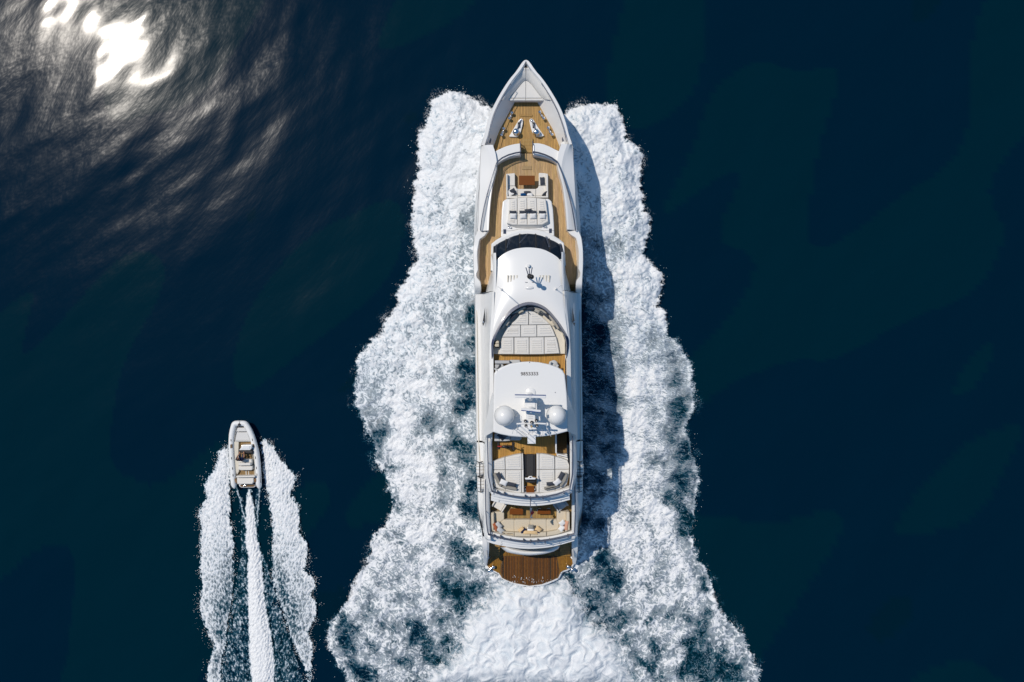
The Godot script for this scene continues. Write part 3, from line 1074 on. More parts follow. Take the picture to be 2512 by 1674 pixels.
	build("deck_hatch", g, M.teak, yacht)
	# curved console between anchor deck and lounge
	g = Geo.new()
	g.prism(q2(230, [498, 1112, 560, 1078, 640, 1040, 720, 1008, 800, 984, 880, 967, 960, 955, 1000, 953, 1006, 1180, 900, 1194, 800, 1216, 700, 1252, 620, 1296, 560, 1340, 530, 1372, 470, 1300, 455, 1180], 5.55), 4.2, 5.55, 0.06, 3)
	build("breakwater", g, M.white_gelcoat, yacht)
	g = Geo.new()
	g.prism(q2(230, [1236, 948, 1350, 950, 1450, 972, 1550, 1012, 1650, 1064, 1738, 1104, 1780, 1180, 1770, 1290, 1715, 1366, 1640, 1302, 1550, 1256, 1450, 1220, 1350, 1198, 1234, 1182], 5.55), 4.2, 5.55, 0.06, 3)
	build("breakwater", g, M.white_gelcoat, yacht)
	# flight of teak steps through it
	for k in 4:
		g = Geo.new()
		g.tint = Color(0.43, 0.27, 0.08)
		var y0 := 1135.0 - k * 68.0
		var h := 4.81 - k * 0.14
		g.prism(q2(230, [1008, y0 - 70, 1234, y0 - 70, 1234, y0, 1008, y0], h), 4.2, h, 0.015)
		build("step", g, M.teak, yacht)
	# small lockers in the corners of the anchor deck
	for c in [[302, 930, 372, 955, 352, 1052, 300, 1040], [1835, 905, 1882, 1008, 1800, 1042, 1760, 960]]:
		g = Geo.new()
		g.prism(q2(230, c, 5.0), 4.2, 5.0, 0.04, 2)
		build("locker", g, M.white_gelcoat, yacht)
	# bollards: pairs of capped posts on a bar
	for b in [[830, 365, 780, 470], [672, 670, 632, 790], [1365, 350, 1440, 470], [1528, 655, 1600, 785]]:
		g = Geo.new()
		var a := q(230, b[0], b[1], 4.55)
		var e := q(230, b[2], b[3], 4.55)
		for p in [a, e]:
			g.lathe(Vector3(p.x, 4.24, p.z), PackedVector2Array([Vector2(0.09, 0), Vector2(0.065, 0.05), Vector2(0.055, 0.22), Vector2(0.105, 0.27), Vector2(0.11, 0.33), Vector2(0.08, 0.38), Vector2(0.0, 0.40)]), 14)
		g.tube(PackedVector3Array([Vector3(a.x, 4.37, a.z), Vector3(e.x, 4.37, e.z)]), 0.05, 8)
		var mid := (a + e) * 0.5
		g.lathe(Vector3(mid.x, 4.24, mid.z), PackedVector2Array([Vector2(0.1, 0), Vector2(0.09, 0.16), Vector2(0.05, 0.2), Vector2(0, 0.21)]), 12)
		build("bollard", g, M.chrome, yacht)
	# the two anchor windlasses on their white plinths
	for w in [[[772, 818, 800, 778, 960, 505, 985, 481, 1010, 476, 1034, 486, 1046, 520, 1040, 580, 1000, 740, 945, 818, 920, 830, 850, 828, 800, 828], 912, 735, 962, 600, 1000, 515, 1000, 640], [[1166, 525, 1172, 490, 1195, 476, 1220, 478, 1245, 500, 1330, 640, 1420, 768, 1448, 800, 1430, 815, 1380, 825, 1300, 824, 1265, 800, 1215, 725, 1190, 640], 1305, 742, 1248, 600, 1208, 510, 1290, 640]]:
		g = Geo.new()
		g.prism(q2(230, w[0], 4.42), 4.22, 4.42, 0.035, 2)
		var wl := build("windlass", g, M.white_gelcoat, yacht)
		g = Geo.new()
		var c := q(230, w[1], w[2], 4.6)
		g.lathe(Vector3(c.x, 4.42, c.z), PackedVector2Array([Vector2(0.24, 0), Vector2(0.24, 0.05), Vector2(0.16, 0.1), Vector2(0.13, 0.24), Vector2(0.2, 0.32), Vector2(0.19, 0.37), Vector2(0.09, 0.4), Vector2(0, 0.41)]), 18)
		build("drum", g, M.chrome, wl)
		g = Geo.new()
		g.tube(PackedVector3Array([Vector3(c.x, 4.5, c.z), q(230, w[3], w[4], 4.52), q(230, w[5], w[6], 4.46)]), 0.045, 6)
		build("chain", g, M.rail_steel, wl)
		g = Geo.new()
		var s := q(230, w[3], w[4], 4.5)
		g.box(Vector3(s.x, 4.48, s.z), Vector3(0.15, 0.14, 0.34), 0.02)
		build("chain_stopper", g, M.black_plastic, wl)
		g = Geo.new()
		var e2 := q(230, w[5], w[6], 4.48)
		g.lathe(Vector3(e2.x, 4.42, e2.z), PackedVector2Array([Vector2(0.1, 0), Vector2(0.08, 0.07), Vector2(0.03, 0.09), Vector2(0, 0.09)]), 12)
		build("hawse_pipe", g, M.chrome, wl)


func foredeck() -> void:
	# broad shoulders from the sheer up to the lounge rails and down to the teak
	var g := Geo.new()
	var rows := []
	for s in [[357, 112.5, 98, 84, 82], [380, 114.2, 90, 77, 74], [408, 115.8, 84, 74.5, 72], [432, 116.8, 84, 79.5, 77], [457, 118, 89, 86, 83.5], [489, 119.3, 94, 90.5, 88], [515, 120.4, 97, 93, 90.8], [540, 121.5, 98.5, 95, 92.8], [566, 123.8, 99, 96.5, 94.3]]:
		rows.append(st(s[0], 5.5, [s[1], 5.32, s[1] - 1.5, 5.4, s[2] + 8, 5.66, s[2] + 1, 5.76, s[3], 5.78, s[4], 4.92]))
	pair("shoulder_coaming", rows, 4, Vector3(0.3, 1, 0))
	# wing stations: the bulwark steps outward round the side decks
	g = Geo.new()
	rows = []
	for s in [[566, 123.8, 5.4, 99, 96.5, 95], [578, 129, 5.6, 108, 106, 104], [586, 131.6, 5.72, 119, 117.5, 115.5], [600, 133.4, 5.85, 122.5, 121, 116.3], [616, 134.8, 5.9, 125.6, 124, 117.8], [640, 135.0, 5.9, 125.4, 124, 119.2], [661, 134.2, 5.9, 124.4, 123, 119.4], [670, 133.6, 5.9, 128.4, 127, 119.2], [680, 133, 5.9, 127.4, 126, 118], [690, 132.5, 5.88, 119.5, 118, 115.3], [706, 131.6, 5.75, 117.6, 116.4, 115], [722, 130.8, 4.75, 118, 117, 115]]:
		rows.append(st(s[0], s[2], [s[1], s[2] - 0.02, s[1] - 1.0, s[2] + 0.06, s[3], s[2] + 0.08, s[4], s[2] + 0.02, s[5], 4.9]))
	pair("wing_bulwark", rows, 2, Vector3(0.3, 1, 0))
	# teak of the lounge and both side decks
	planks(yacht, "lounge_deck", PackedVector2Array(Array(q2(230, [1000, 1150, 560, 1345, 540, 1420], 4.95)) + Array(q2(400, [520, 250, 440, 450, 415, 650, 392, 900, 385, 1100, 380, 1300, 240, 1330, 225, 1420], 4.95)) + Array(q2(540, [212, 480, 198, 700, 196, 950, 225, 1150, 222, 1240, 445, 1240, 445, 1000, 430, 640, 445, 450, 640, 300, 1640, 300, 1830, 450, 1840, 900, 1840, 1240, 2062, 1240, 2062, 1150, 2085, 950, 2080, 700, 2060, 480, 2050, 330, 1900, 250], 4.95)) + Array(q2(400, [1882, 1200, 1870, 1000, 1850, 800, 1800, 560, 1740, 250], 4.95)) + Array(q2(230, [1700, 1360, 1240, 1150], 4.95))), 4.95, Color(0.57, 0.38, 0.18))
	for c in [[0, 222, 340], [1, 1930, 2064]]:
		for k in 3:
			g = Geo.new()
			g.tint = Color(0.40, 0.24, 0.07)
			var h := 4.8 - 0.17 * k
			g.prism(q2(540, [c[1] - 2.0, 1238 + k * 46, c[2] + 14 - k * 12.0, 1238 + k * 46, c[2] - k * 14.0 + (12 if c[0] else 0), 1284 + k * 46, c[1], 1284 + k * 46], h), 4.0, h, 0.012)
			build("side_step", g, M.teak, yacht)
	g = Geo.new()
	g.tint = Color(0.45, 0.31, 0.15)
	g.prism(q2(400, [1030, 55, 1210, 55, 1215, 128, 1025, 128], 4.99), 4.9, 4.99, 0.015)
	build("deck_hatch", g, M.teak, yacht)
	# rails round the lounge
	for s in [[[[230, 995, 1118, 5.95], [230, 900, 1132, 5.95], [230, 760, 1172, 5.95], [230, 640, 1230, 5.95], [230, 545, 1308, 5.95], [400, 520, 40, 6.0], [400, 455, 250, 6.0], [400, 400, 430, 6.0], [400, 345, 620, 6.0], [400, 292, 850, 6.0], [400, 250, 1080, 5.95], [400, 222, 1285, 5.85]], 0], [[[230, 1240, 1112, 5.95], [230, 1340, 1128, 5.95], [230, 1480, 1172, 5.95], [230, 1600, 1228, 5.95], [230, 1705, 1305, 5.95], [400, 1740, 60, 6.0], [400, 1815, 250, 6.0], [400, 1875, 430, 6.0], [400, 1930, 620, 6.0], [400, 1985, 850, 6.0], [400, 2025, 1080, 5.95], [400, 2055, 1285, 5.85]], 1]]:
		var line := PackedVector3Array()
		for p in s[0]:
			line.append(q(p[0], p[1], p[2], p[3]))
		rail(yacht, "lounge_railing", line, 0.42, 2, 1.9, 0.026)
	for x in [990, 1232]:
		var l2 := q3(230, [x, 870, x, 960, x, 1060, x, 1160], 5.75)
		l2[0].y = 5.2
		rail(yacht, "stair_railing", l2, 0.75, 3, 0.5, 0.022)
	# raised trunk ahead of the wheelhouse, carrying the sunpad
	g = Geo.new()
	var trunk := PackedVector2Array(Array(q2(400, [738, 688, 700, 705, 652, 742, 636, 900, 626, 1100, 618, 1420], 5.75)) + Array(q2(400, [1646, 1400, 1640, 1200, 1622, 900, 1594, 742, 1560, 706, 1528, 688], 5.75)))
	g.prism(trunk, 4.9, 5.75, 0.07, 3)
	build("coach_roof", g, M.white_gelcoat, yacht)
	for c in [[665, 1275, 718, 1362], [1545, 1262, 1598, 1348]]:
		g = Geo.new()
		g.prism(q2(400, [c[0], c[1], c[2], c[1], c[2], c[3], c[0], c[3]], 5.78), 5.74, 5.775, 0.01)
		build("deck_grille", g, M.navy_pad, yacht)
	for c in [[792, 1238], [1470, 1228]]:
		g = Geo.new()
		g.prism(q2(400, [c[0] - 38, c[1] - 28, c[0] + 34, c[1] - 6, c[0] + 40, c[1] + 26, c[0] - 34, c[1] + 8], 5.80), 5.74, 5.80, 0.01)
		var cb := build("cup_holder", g, M.black_plastic, yacht)
		g = Geo.new()
		for dx in [-16, 18]:
			var p := q(400, c[0] + dx, c[1] + dx * 0.25, 5.81)
			g.lathe(Vector3(p.x, 5.80, p.z), PackedVector2Array([Vector2(0.06, 0), Vector2(0.06, 0.02), Vector2(0.045, 0.02), Vector2(0.04, 0.004), Vector2(0, 0.004)]), 12)
		build("cup_ring", g, M.chrome, cb)


func wheelhouse() -> void:
	# white visor rim ahead of the glass
	var fo := q3(540, [425, 1000, 432, 460, 530, 380, 640, 318, 860, 220, 1000, 188, 1135, 178, 1280, 186, 1440, 216, 1640, 306, 1740, 365, 1828, 440, 1850, 900], 5.8)
	var fi := q3(540, [488, 1000, 484, 508, 590, 435, 715, 372, 850, 322, 980, 272, 1135, 270, 1285, 272, 1410, 312, 1545, 362, 1670, 425, 1790, 490, 1808, 900], 6.05)
	var rows := []
	for i in fo.size():
		var a := fo[i]
		var b := fi[i]
		var hi := 6.05 if i > 0 and i < fo.size() - 1 else 6.9
		rows.append(PackedVector3Array([Vector3(a.x, 4.9, a.z), Vector3(a.x, hi - 0.2, a.z), a.lerp(b, 0.12) * Vector3(1, 0, 1) + Vector3(0, hi - 0.06, 0), a.lerp(b, 0.4) * Vector3(1, 0, 1) + Vector3(0, hi, 0), Vector3(b.x, hi, b.z), Vector3(b.x, hi - 0.1, b.z)]))
	var g := Geo.new()
	g.grid(rows, Vector3(0, 0.1, -1), true)
	build("visor_rim", g, M.white_gelcoat, yacht)
	# raked windscreen: five panes between dark mullions
	var lo := [[485, 512], [718, 372], [980, 272], [1286, 272], [1546, 362], [1790, 492]]
	var up := [[488, 815], [716, 622], [980, 543], [1290, 541], [1552, 620], [1795, 806]]
	var dash := Geo.new()
	dash.prism(q2(540, [500, 520, 720, 390, 980, 290, 1290, 290, 1545, 375, 1780, 500, 1790, 900, 480, 900], 5.6), 5.2, 5.6)
	build("dashboard", dash, M.glass_interior, yacht)
	for k in 5:
		g = Geo.new()
		var a := q(540, lo[k][0], lo[k][1], 6.02)
		var b := q(540, lo[k + 1][0], lo[k + 1][1], 6.02)
		var c := q(540, up[k][0], up[k][1], 7.22)
		var d := q(540, up[k + 1][0], up[k + 1][1], 7.22)
		var rr := []
		for i in 7:
			var t := i / 6.0
			var bow := sin(t * PI) * 0.05
			rr.append(PackedVector3Array([a.lerp(b, t) + Vector3(0, 0, -bow), c.lerp(d, t) + Vector3(0, 0.04 * sin(t * PI), -bow)]))
		g.grid(rr, Vector3(0, 1, -0.6))
		build("windscreen_pane", g, M.glass_dark, yacht)
	for k in 6:
		g = Geo.new()
		g.tube(PackedVector3Array([q(540, lo[k][0], lo[k][1], 6.03), q(540, up[k][0], up[k][1], 7.22)]), 0.05, 6)
		build("mullion", g, M.black_plastic, yacht)
	for w in [[1132, 262, 985, 432], [792, 330, 738, 522], [1480, 312, 1546, 515], [527, 468, 500, 642], [1752, 450, 1780, 630]]:
		g = Geo.new()
		var a := q(540, w[0], w[1], 6.12)
		var b := q(540, w[2], w[3], 6.85)
		g.tube(PackedVector3Array([a, b]), 0.022, 5)
		g.tube(PackedVector3Array([a + Vector3(0.07, 0, 0), b + Vector3(0.07, 0, 0.02)]), 0.014, 5)
		g.ball(b, Vector3(0.05, 0.04, 0.05), 8, 5)
		build("wiper", g, M.rail_steel, yacht)
	# domed roof from the brow over the screen back to the flybridge windbreak
	var fr := curve3(q3(540, [484, 830, 600, 708, 720, 622, 900, 556, 1140, 531, 1380, 556, 1552, 622, 1700, 714, 1798, 825], 7.3), 5)
	var bk := curve3(q3(700, [440, 1420, 440, 1120, 500, 930, 640, 665, 850, 432, 1150, 322, 1450, 408, 1680, 640, 1860, 910, 1922, 1090, 1918, 1420], 7.95), 4)
	rows = []
	var m := 41
	for i in 15:
		var t := i / 14.0
		var row := PackedVector3Array()
		for j in m:
			var u := float(j) / (m - 1)
			var a := fr[int(round(u * (fr.size() - 1)))]
			var b := bk[int(round(u * (bk.size() - 1)))]
			var p := a.lerp(b, t)
			p.y = lerpf(7.26, 7.95, smoothstep(0.0, 1.0, t)) + 0.13 * sin(u * PI) * (1.0 - t) + 0.06 * sin(t * PI)
			row.append(p)
		rows.append(row)
	g = Geo.new()
	g.grid(rows, Vector3.UP)
	var lip := []
	for j in m:
		lip.append(PackedVector3Array([rows[0][j], rows[0][j] - Vector3(0, 0.1, 0)]))
	g.grid(lip, Vector3(0, 0, -1))
	var ro := build("roof", g, M.white_gelcoat, yacht)
	# moulded grilles, searchlight post, dome, horn and skylight on it
	for x in [752, 810, 870, 928, 1372, 1430, 1487, 1545]:
		g = Geo.new()
		var p := q(540, x, 1130, 7.72)
		g.box(Vector3(p.x, 7.70, p.z), Vector3(0.09, 0.1, 0.44), 0.03)
		build("roof_vent", g, M.cream_paint, ro)
	g = Geo.new()
	g.prism(q2(540, [1118, 850, 1172, 850, 1172, 902, 1135, 902, 1118, 885], 7.85), 7.5, 7.85, 0.03, 2)
	build("sensor_box", g, M.white_gelcoat, ro)
	g = Geo.new()
	var hp := q(540, 1165, 1305, 7.95)
	g.ball(Vector3(hp.x, 7.88, hp.z), Vector3(0.31, 0.14, 0.12), 16, 8)
	build("skylight_pod", g, M.white_gelcoat, ro)
	g = Geo.new()
	var sp := q(540, 1160, 1120, 7.75)
	g.lathe(Vector3(sp.x, 7.66, sp.z), PackedVector2Array([Vector2(0.12, 0), Vector2(0.1, 0.08), Vector2(0.05, 0.2), Vector2(0.045, 1.35), Vector2(0, 1.36)]), 12)
	build("light_post", g, M.white_gelcoat, ro)
	g = Geo.new()
	g.ball(Vector3(sp.x, 9.15, sp.z), Vector3(0.16, 0.19, 0.16), 14, 8)
	g.ball(Vector3(sp.x + 0.12, 9.45, sp.z + 0.05), Vector3(0.15, 0.17, 0.15), 12, 8)
	build("searchlight", g, M.black_plastic, ro)
	for dx in [-0.16, 0.0, 0.16]:
		g = Geo.new()
		g.tube(PackedVector3Array([Vector3(sp.x + dx * 0.5, 9.05, sp.z - 0.1), Vector3(sp.x + dx - 0.02, 9.1, sp.z - 0.42), Vector3(sp.x + dx * 1.25 - 0.02, 9.12, sp.z - 0.56)]), 0.032, 7)
		build("horn", g, M.rail_steel, ro)
	for c in [[1110, 1197], [1235, 1193]]:
		g = Geo.new()
		var p := q(540, c[0], c[1], 7.82)
		g.tube(PackedVector3Array([p + Vector3(-0.1, 0, 0), p + Vector3(0, 0.07, 0.02), p + Vector3(0.1, 0, 0.02)]), 0.02, 5)
		build("pad_eye", g, M.rail_steel, ro)
	for w in [[632, 1338, 545, 1275], [1672, 1328, 1808, 1240]]:
		g = Geo.new()
		var p := q(540, w[0], w[1], 7.75)
		var tp := q(540, w[2], w[3], 11.9)
		g.lathe(Vector3(p.x, 7.62, p.z), PackedVector2Array([Vector2(0.1, 0), Vector2(0.08, 0.15), Vector2(0.03, 0.25), Vector2(0, 0.26)]), 10)
		g.tube(PackedVector3Array([p, p.lerp(tp, 0.5), tp]), 0.022, 6)
		build("whip_antenna", g, M.white_gelcoat, ro)


func sides() -> void:
	# flanks from the sheer up to the flybridge coaming
	var g := Geo.new()
	var rows := []
	for s in [[716, 4.9, 119, 4.95, 109, 5.4, 97.5, 6.9, 90.5, 7.55, 86.5, 7.7, 85.5, 7.7], [764, 4.55, 119.5, 4.6, 109.5, 5.2, 99, 6.95, 93, 7.68, 88, 7.8, 87, 7.8], [815, 4.5, 119.5, 4.52, 110, 5.15, 101.5, 7.0, 97, 7.85, 90.5, 7.95, 89.5, 7.9], [870, 4.5, 119.5, 4.5, 110.5, 5.1, 103, 7.05, 99.5, 7.95, 90.5, 8.08, 89.3, 8.03], [940, 4.5, 119.5, 4.48, 111, 5.1, 104, 7.05, 100, 7.98, 90.5, 8.1, 89.3, 8.05], [1010, 4.5, 119, 4.5, 111.5, 5.2, 107, 7.0, 103, 7.95, 92, 8.1, 91, 8.05], [1060, 4.5, 119, 4.55, 112, 5.3, 110.5, 6.95, 107, 7.8, 95, 8.1, 94, 8.05], [1092, 4.5, 119, 4.6, 112, 5.4, 111.5, 6.9, 108.5, 7.6, 97, 8.1, 96, 8.05]]:
		rows.append(st(s[0], 7.0, [130.2, s[1] - 0.02, 124.5, s[1] + 0.04, s[2], s[3], s[4], s[5], s[6], s[7], s[8], s[9], s[10], s[11], s[12], s[13], s[12] - 0.5, 7.35]))
	pair("superstructure_side", rows, 4, Vector3(1, 0.6, 0))
	g = Geo.new()
	rows = []
	for s in [[630, 92.5, 91.5, 88.5, 84.5], [650, 91.5, 90.5, 88, 84], [668, 92, 91, 88, 84.3], [684, 96.5, 94, 88.5, 84.8], [702, 101.5, 97.5, 89.5, 85.4], [719, 105.5, 100.5, 90.5, 86]]:
		rows.append(st(s[0], 5.0, [s[1], 4.9, s[2], 6.1, s[3], 7.2, s[4], 7.5, s[4] - 4.0, 7.55]))
	pair("wheelhouse_side", rows, 3, Vector3(1, 0.3, 0))
	for sgn in [-1.0, 1.0]:
		g = Geo.new()
		g.quad(Vector3(sgn * 3.6, 3.9, -3.19), Vector3(sgn * 3.25, 4.9, -3.19), Vector3(sgn * 2.4, 7.5, -3.19), Vector3(sgn * 2.2, 3.9, -3.19), Vector3(0, 0, -1))
		build("bulkhead", g, M.white_gelcoat, yacht)
	# slim rubbing strake along the sheer
	for sgn in [-1.0, 1.0]:
		g = Geo.new()
		var line := PackedVector3Array()
		for s in [[745, 126.8], [815, 126.6], [955, 126.4], [1060, 125.6], [1105, 124.6], [1130, 122.8]]:
			line.append(Vector3(sgn * s[1] * mp(4.6), 4.58 if s[0] < 1100 else 4.7, (s[0] - 837.0) * mp(4.6)))
		g.tube(curve3(line, 5), 0.032, 6)
		build("rubbing_strake", g, M.cream_paint, yacht)
		# dark pointed light recesses in the flanks
		g = Geo.new()
		var ax := 1152.0
		var pts := PackedVector3Array()
		for p in [[329, 420, 6.35], [332, 700, 6.45], [290, 790, 6.0], [276, 735, 5.85]]:
			var x: float = ax + sgn * (ax - p[0])
			pts.append(q(700, x, p[1], p[2]) + Vector3(sgn * 0.05, 0.10, 0))
		g.quad(pts[0], pts[1], pts[2], pts[3], Vector3(sgn, 0.5, 0))
		g.quad(pts[0] - Vector3(0, 0.12, 0), pts[3] - Vector3(0, 0.12, 0), pts[3], pts[0], Vector3(sgn, 0, -0.3))
		var lr := build("light_recess", g, M.black_plastic, yacht)
		g = Geo.new()
		g.ball(q(700, ax + sgn * (ax - 302), 708, 6.25) + Vector3(sgn * 0.06, 0.12, 0), Vector3(0.07, 0.07, 0.07), 10, 6)
		build("navigation_light", g, M.chrome, lr)
	# block under the flybridge, with its dark side windows, closing off the decks below
	g = Geo.new()
	g.prism(PackedVector2Array([Vector2(-2.3, -5.2), Vector2(2.3, -5.2), Vector2(2.3, 5.7), Vector2(1.5, 5.7), Vector2(1.5, 7.6), Vector2(-2.35, 7.6)]), 4.4, 7.2)
	build("deckhouse", g, M.white_gelcoat, yacht)
	g = Geo.new()
	g.prism(PackedVector2Array([Vector2(-2.6, 7.0), Vector2(2.6, 7.0), Vector2(2.5, 12.6), Vector2(-2.5, 12.6)]), 2.0, 4.6)
	build("saloon", g, M.white_gelcoat, yacht)
	for x in [-1.6, -0.55, 0.55]:
		g = Geo.new()
		g.box(Vector3(x, 6.05, 7.62), Vector3(0.98, 2.0, 0.05))
		build("glass_door", g, M.glass_dark, yacht)


func flybridge() -> void:
	# floor
	planks(yacht, "sun_deck", PackedVector2Array(Array(q2(840, [478, 150, 1850, 150, 1852, 700], 7.4)) + Array(q2(960, [1690, 760, 1690, 1205, 1680, 1260, 1900, 1330, 1935, 1450], 7.4)) + Array(q2(1060, [1940, 1000, 1880, 1080, 1500, 1180, 1190, 1200, 860, 1180, 480, 1080, 420, 800], 7.4)) + Array(q2(960, [425, 1300, 432, 800, 470, 700], 7.4))), 7.4, Color(0.57, 0.31, 0.06))
	var g := Geo.new()
	var slab := PackedVector2Array(Array(q2(840, [440, 100, 1890, 100], 7.3)) + Array(q2(960, [1690, 700, 1690, 1210, 1890, 1210], 7.3)) + Array(q2(1060, [1960, 900, 1950, 1100, 1930, 1250, 1500, 1350, 1190, 1370, 860, 1350, 440, 1260, 400, 900], 7.3)))
	g.prism(slab, 7.0, 7.34)
	build("sun_deck_slab", g, M.white_gelcoat, yacht)
	# dark acrylic windbreak standing round the front of the well
	var wo := curve3(q3(700, [436, 1415, 434, 1115, 500, 930, 640, 662, 850, 430, 1150, 320, 1450, 405, 1680, 638, 1860, 908, 1926, 1090, 1896, 1405], 8.1), 5)
	var wi := curve3(q3(700, [442, 1415, 470, 1130, 535, 945, 672, 700, 868, 485, 1150, 376, 1430, 452, 1655, 675, 1826, 925, 1886, 1100, 1892, 1405], 8.55), 5)
	var rows := []
	for i in wo.size():
		var t := float(i) / (wo.size() - 1)
		var hi := 8.05 + 0.5 * pow(sin(t * PI), 0.6)
		rows.append(PackedVector3Array([Vector3(wo[i].x, 7.85, wo[i].z), Vector3(wo[i].x, 8.02, wo[i].z), Vector3(wi[i].x, hi, wi[i].z), Vector3(wi[i].x, hi - 0.03, wi[i].z + 0.02), Vector3(wi[i].x, 8.0, wi[i].z + 0.02)]))
	g = Geo.new()
	g.grid(rows, Vector3(0, 0.3, -1), true)
	build("windbreak", g, M.tinted_glass, yacht)
	g = Geo.new()
	var line := PackedVector3Array()
	for i in wi.size():
		var t := float(i) / (wi.size() - 1)
		line.append(Vector3(wi[i].x, 8.06 + 0.5 * pow(sin(t * PI), 0.6), wi[i].z))
	g.tube(line, 0.025, 6)
	build("windbreak_rail", g, M.rail_steel, yacht)
	# inner moulding of the well, and the beige seat box under the curved sofa
	rows = []
	for i in wi.size():
		rows.append(PackedVector3Array([Vector3(wi[i].x, 8.02, wi[i].z + 0.03), Vector3(wi[i].x, 7.4, wi[i].z + 0.05)]))
	g = Geo.new()
	g.grid(rows, Vector3(0, 0, 1))
	build("well_lining", g, M.white_gelcoat, yacht)
	g = Geo.new()
	g.prism(q2(700, [478, 1325, 478, 1060, 545, 930, 690, 690, 870, 500, 1010, 430, 1150, 400, 1300, 430, 1430, 480, 1640, 690, 1800, 920, 1850, 1060, 1852, 1320, 1400, 1326, 860, 1330], 7.62), 7.38, 7.62, 0.03, 2)
	build("seat_base", g, M.cream_paint, yacht)
	# helm console to port, wet bar under the hardtop
	g = Geo.new()
	g.prism(q2(700, [500, 1450, 780, 1450, 790, 1510, 505, 1512], 8.3), 7.4, 8.3, 0.04, 2)
	build("bar_counter", g, M.grey_paint, yacht)
	g = Geo.new()
	g.prism(q2(840, [500, 440, 560, 405, 610, 410, 560, 500, 520, 520], 8.1), 7.4, 8.1, 0.05, 2)
	build("side_counter", g, M.grey_paint, yacht)
	# hardtop with cambered top
	var outline := PackedVector2Array(Array(q2(840, [484, 605, 520, 546, 620, 481, 800, 411, 1000, 379, 1160, 371, 1350, 386, 1550, 426, 1720, 486, 1808, 545, 1850, 620, 1866, 760, 1890, 1000], 9.9)) + Array(q2(960, [1902, 300, 1905, 776, 1700, 831, 1500, 866, 1290, 886, 1130, 891, 1000, 886, 800, 871, 600, 831, 466, 788, 472, 200], 9.9)))
	g = Geo.new()
	g.prism(outline, 9.62, 9.9, 0.09, 4, true)
	var ht := build("hardtop", g, M.white_gelcoat, yacht)
	g = Geo.new()
	rows = []
	for r in [[474, 60, 458, 30, 9.5, 452, 9.2], [472, 330, 392, 300, 9.05, 386, 8.8], [470, 500, 346, 500, 8.7, 341, 8.4], [468, 690, 301, 690, 8.3, 297, 7.8], [467, 782, 299, 878, 8.2, 296, 7.7]]:
		rows.append(PackedVector3Array([q(960, r[0], r[1], 9.82), q(960, r[2], r[3], r[4]), q(960, r[5], r[3], r[6])]))
	g.grid(rows, Vector3(-1, 1, 0), true)
	build("hardtop_wing", g, M.white_gelcoat, yacht)
	g = Geo.new()
	rows = []
	for r in [[1898, 60, 1912, 90, 9.5, 1918, 9.2], [1900, 300, 1985, 300, 9.05, 1991, 8.8], [1902, 460, 2038, 460, 8.7, 2044, 8.4], [1903, 620, 2074, 620, 8.3, 2079, 7.8], [1904, 776, 2090, 862, 8.2, 2094, 7.7]]:
		rows.append(PackedVector3Array([q(960, r[0], r[1], 9.82), q(960, r[2], r[3], r[4]), q(960, r[5], r[3], r[6])]))
	g.grid(rows, Vector3(1, 1, 0), true)
	build("hardtop_wing", g, M.white_gelcoat, yacht)
	# the registration number, in flat dark letters
	var tm := TextMesh.new()
	tm.text = "9853333"
	var sf := SystemFont.new()
	sf.font_names = PackedStringArray(["Droid Sans"])
	sf.font_weight = 700
	tm.font = sf
	tm.font_size = 48
	tm.pixel_size = 0.0058
	tm.depth = 0.004
	tm.material = M.lettering
	again("registration_number", tm, Transform3D(Basis(Vector3.RIGHT, -PI / 2), q(840, 1168, 608, 9.9) + Vector3(0, 0.004, 0)), ht)
	for c in [[840, 545, 547], [840, 1168, 387], [840, 1790, 524], [840, 1663, 966]]:
		g = Geo.new()
		g.lathe(q(c[0], c[1], c[2], 9.9), PackedVector2Array([Vector2(0.03, -0.02), Vector2(0.03, 0.015), Vector2(0, 0.02)]), 8)
		build("drain_cap", g, M.rail_steel, ht)
	# satellite domes
	for c in [[685, 478, 0.60], [1688, 470, 0.59]]:
		g = Geo.new()
		var p := q(960, c[0], c[1], 10.75)
		g.lathe(Vector3(p.x, 9.9, p.z), PackedVector2Array([Vector2(0.33, -0.01), Vector2(0.33, 0.12), Vector2(0.42, 0.2), Vector2(0.55, 0.4), Vector2(c[2], 0.62), Vector2(c[2] * 1.012, 0.66), Vector2(c[2] * 1.012, 0.71)]), 36)
		var d := build("satellite_dome", g, M.white_gelcoat, yacht)
		g = Geo.new()
		var prof := PackedVector2Array()
		for k in 15:
			var a := PI * 0.5 * k / 14.0
			prof.append(Vector2(c[2] * cos(a), 0.71 + c[2] * 1.06 * sin(a)))
		g.lathe(Vector3(p.x, 9.9, p.z), prof, 36)
		build("dome_cover", g, M.white_gelcoat, d)
	mast(ht)


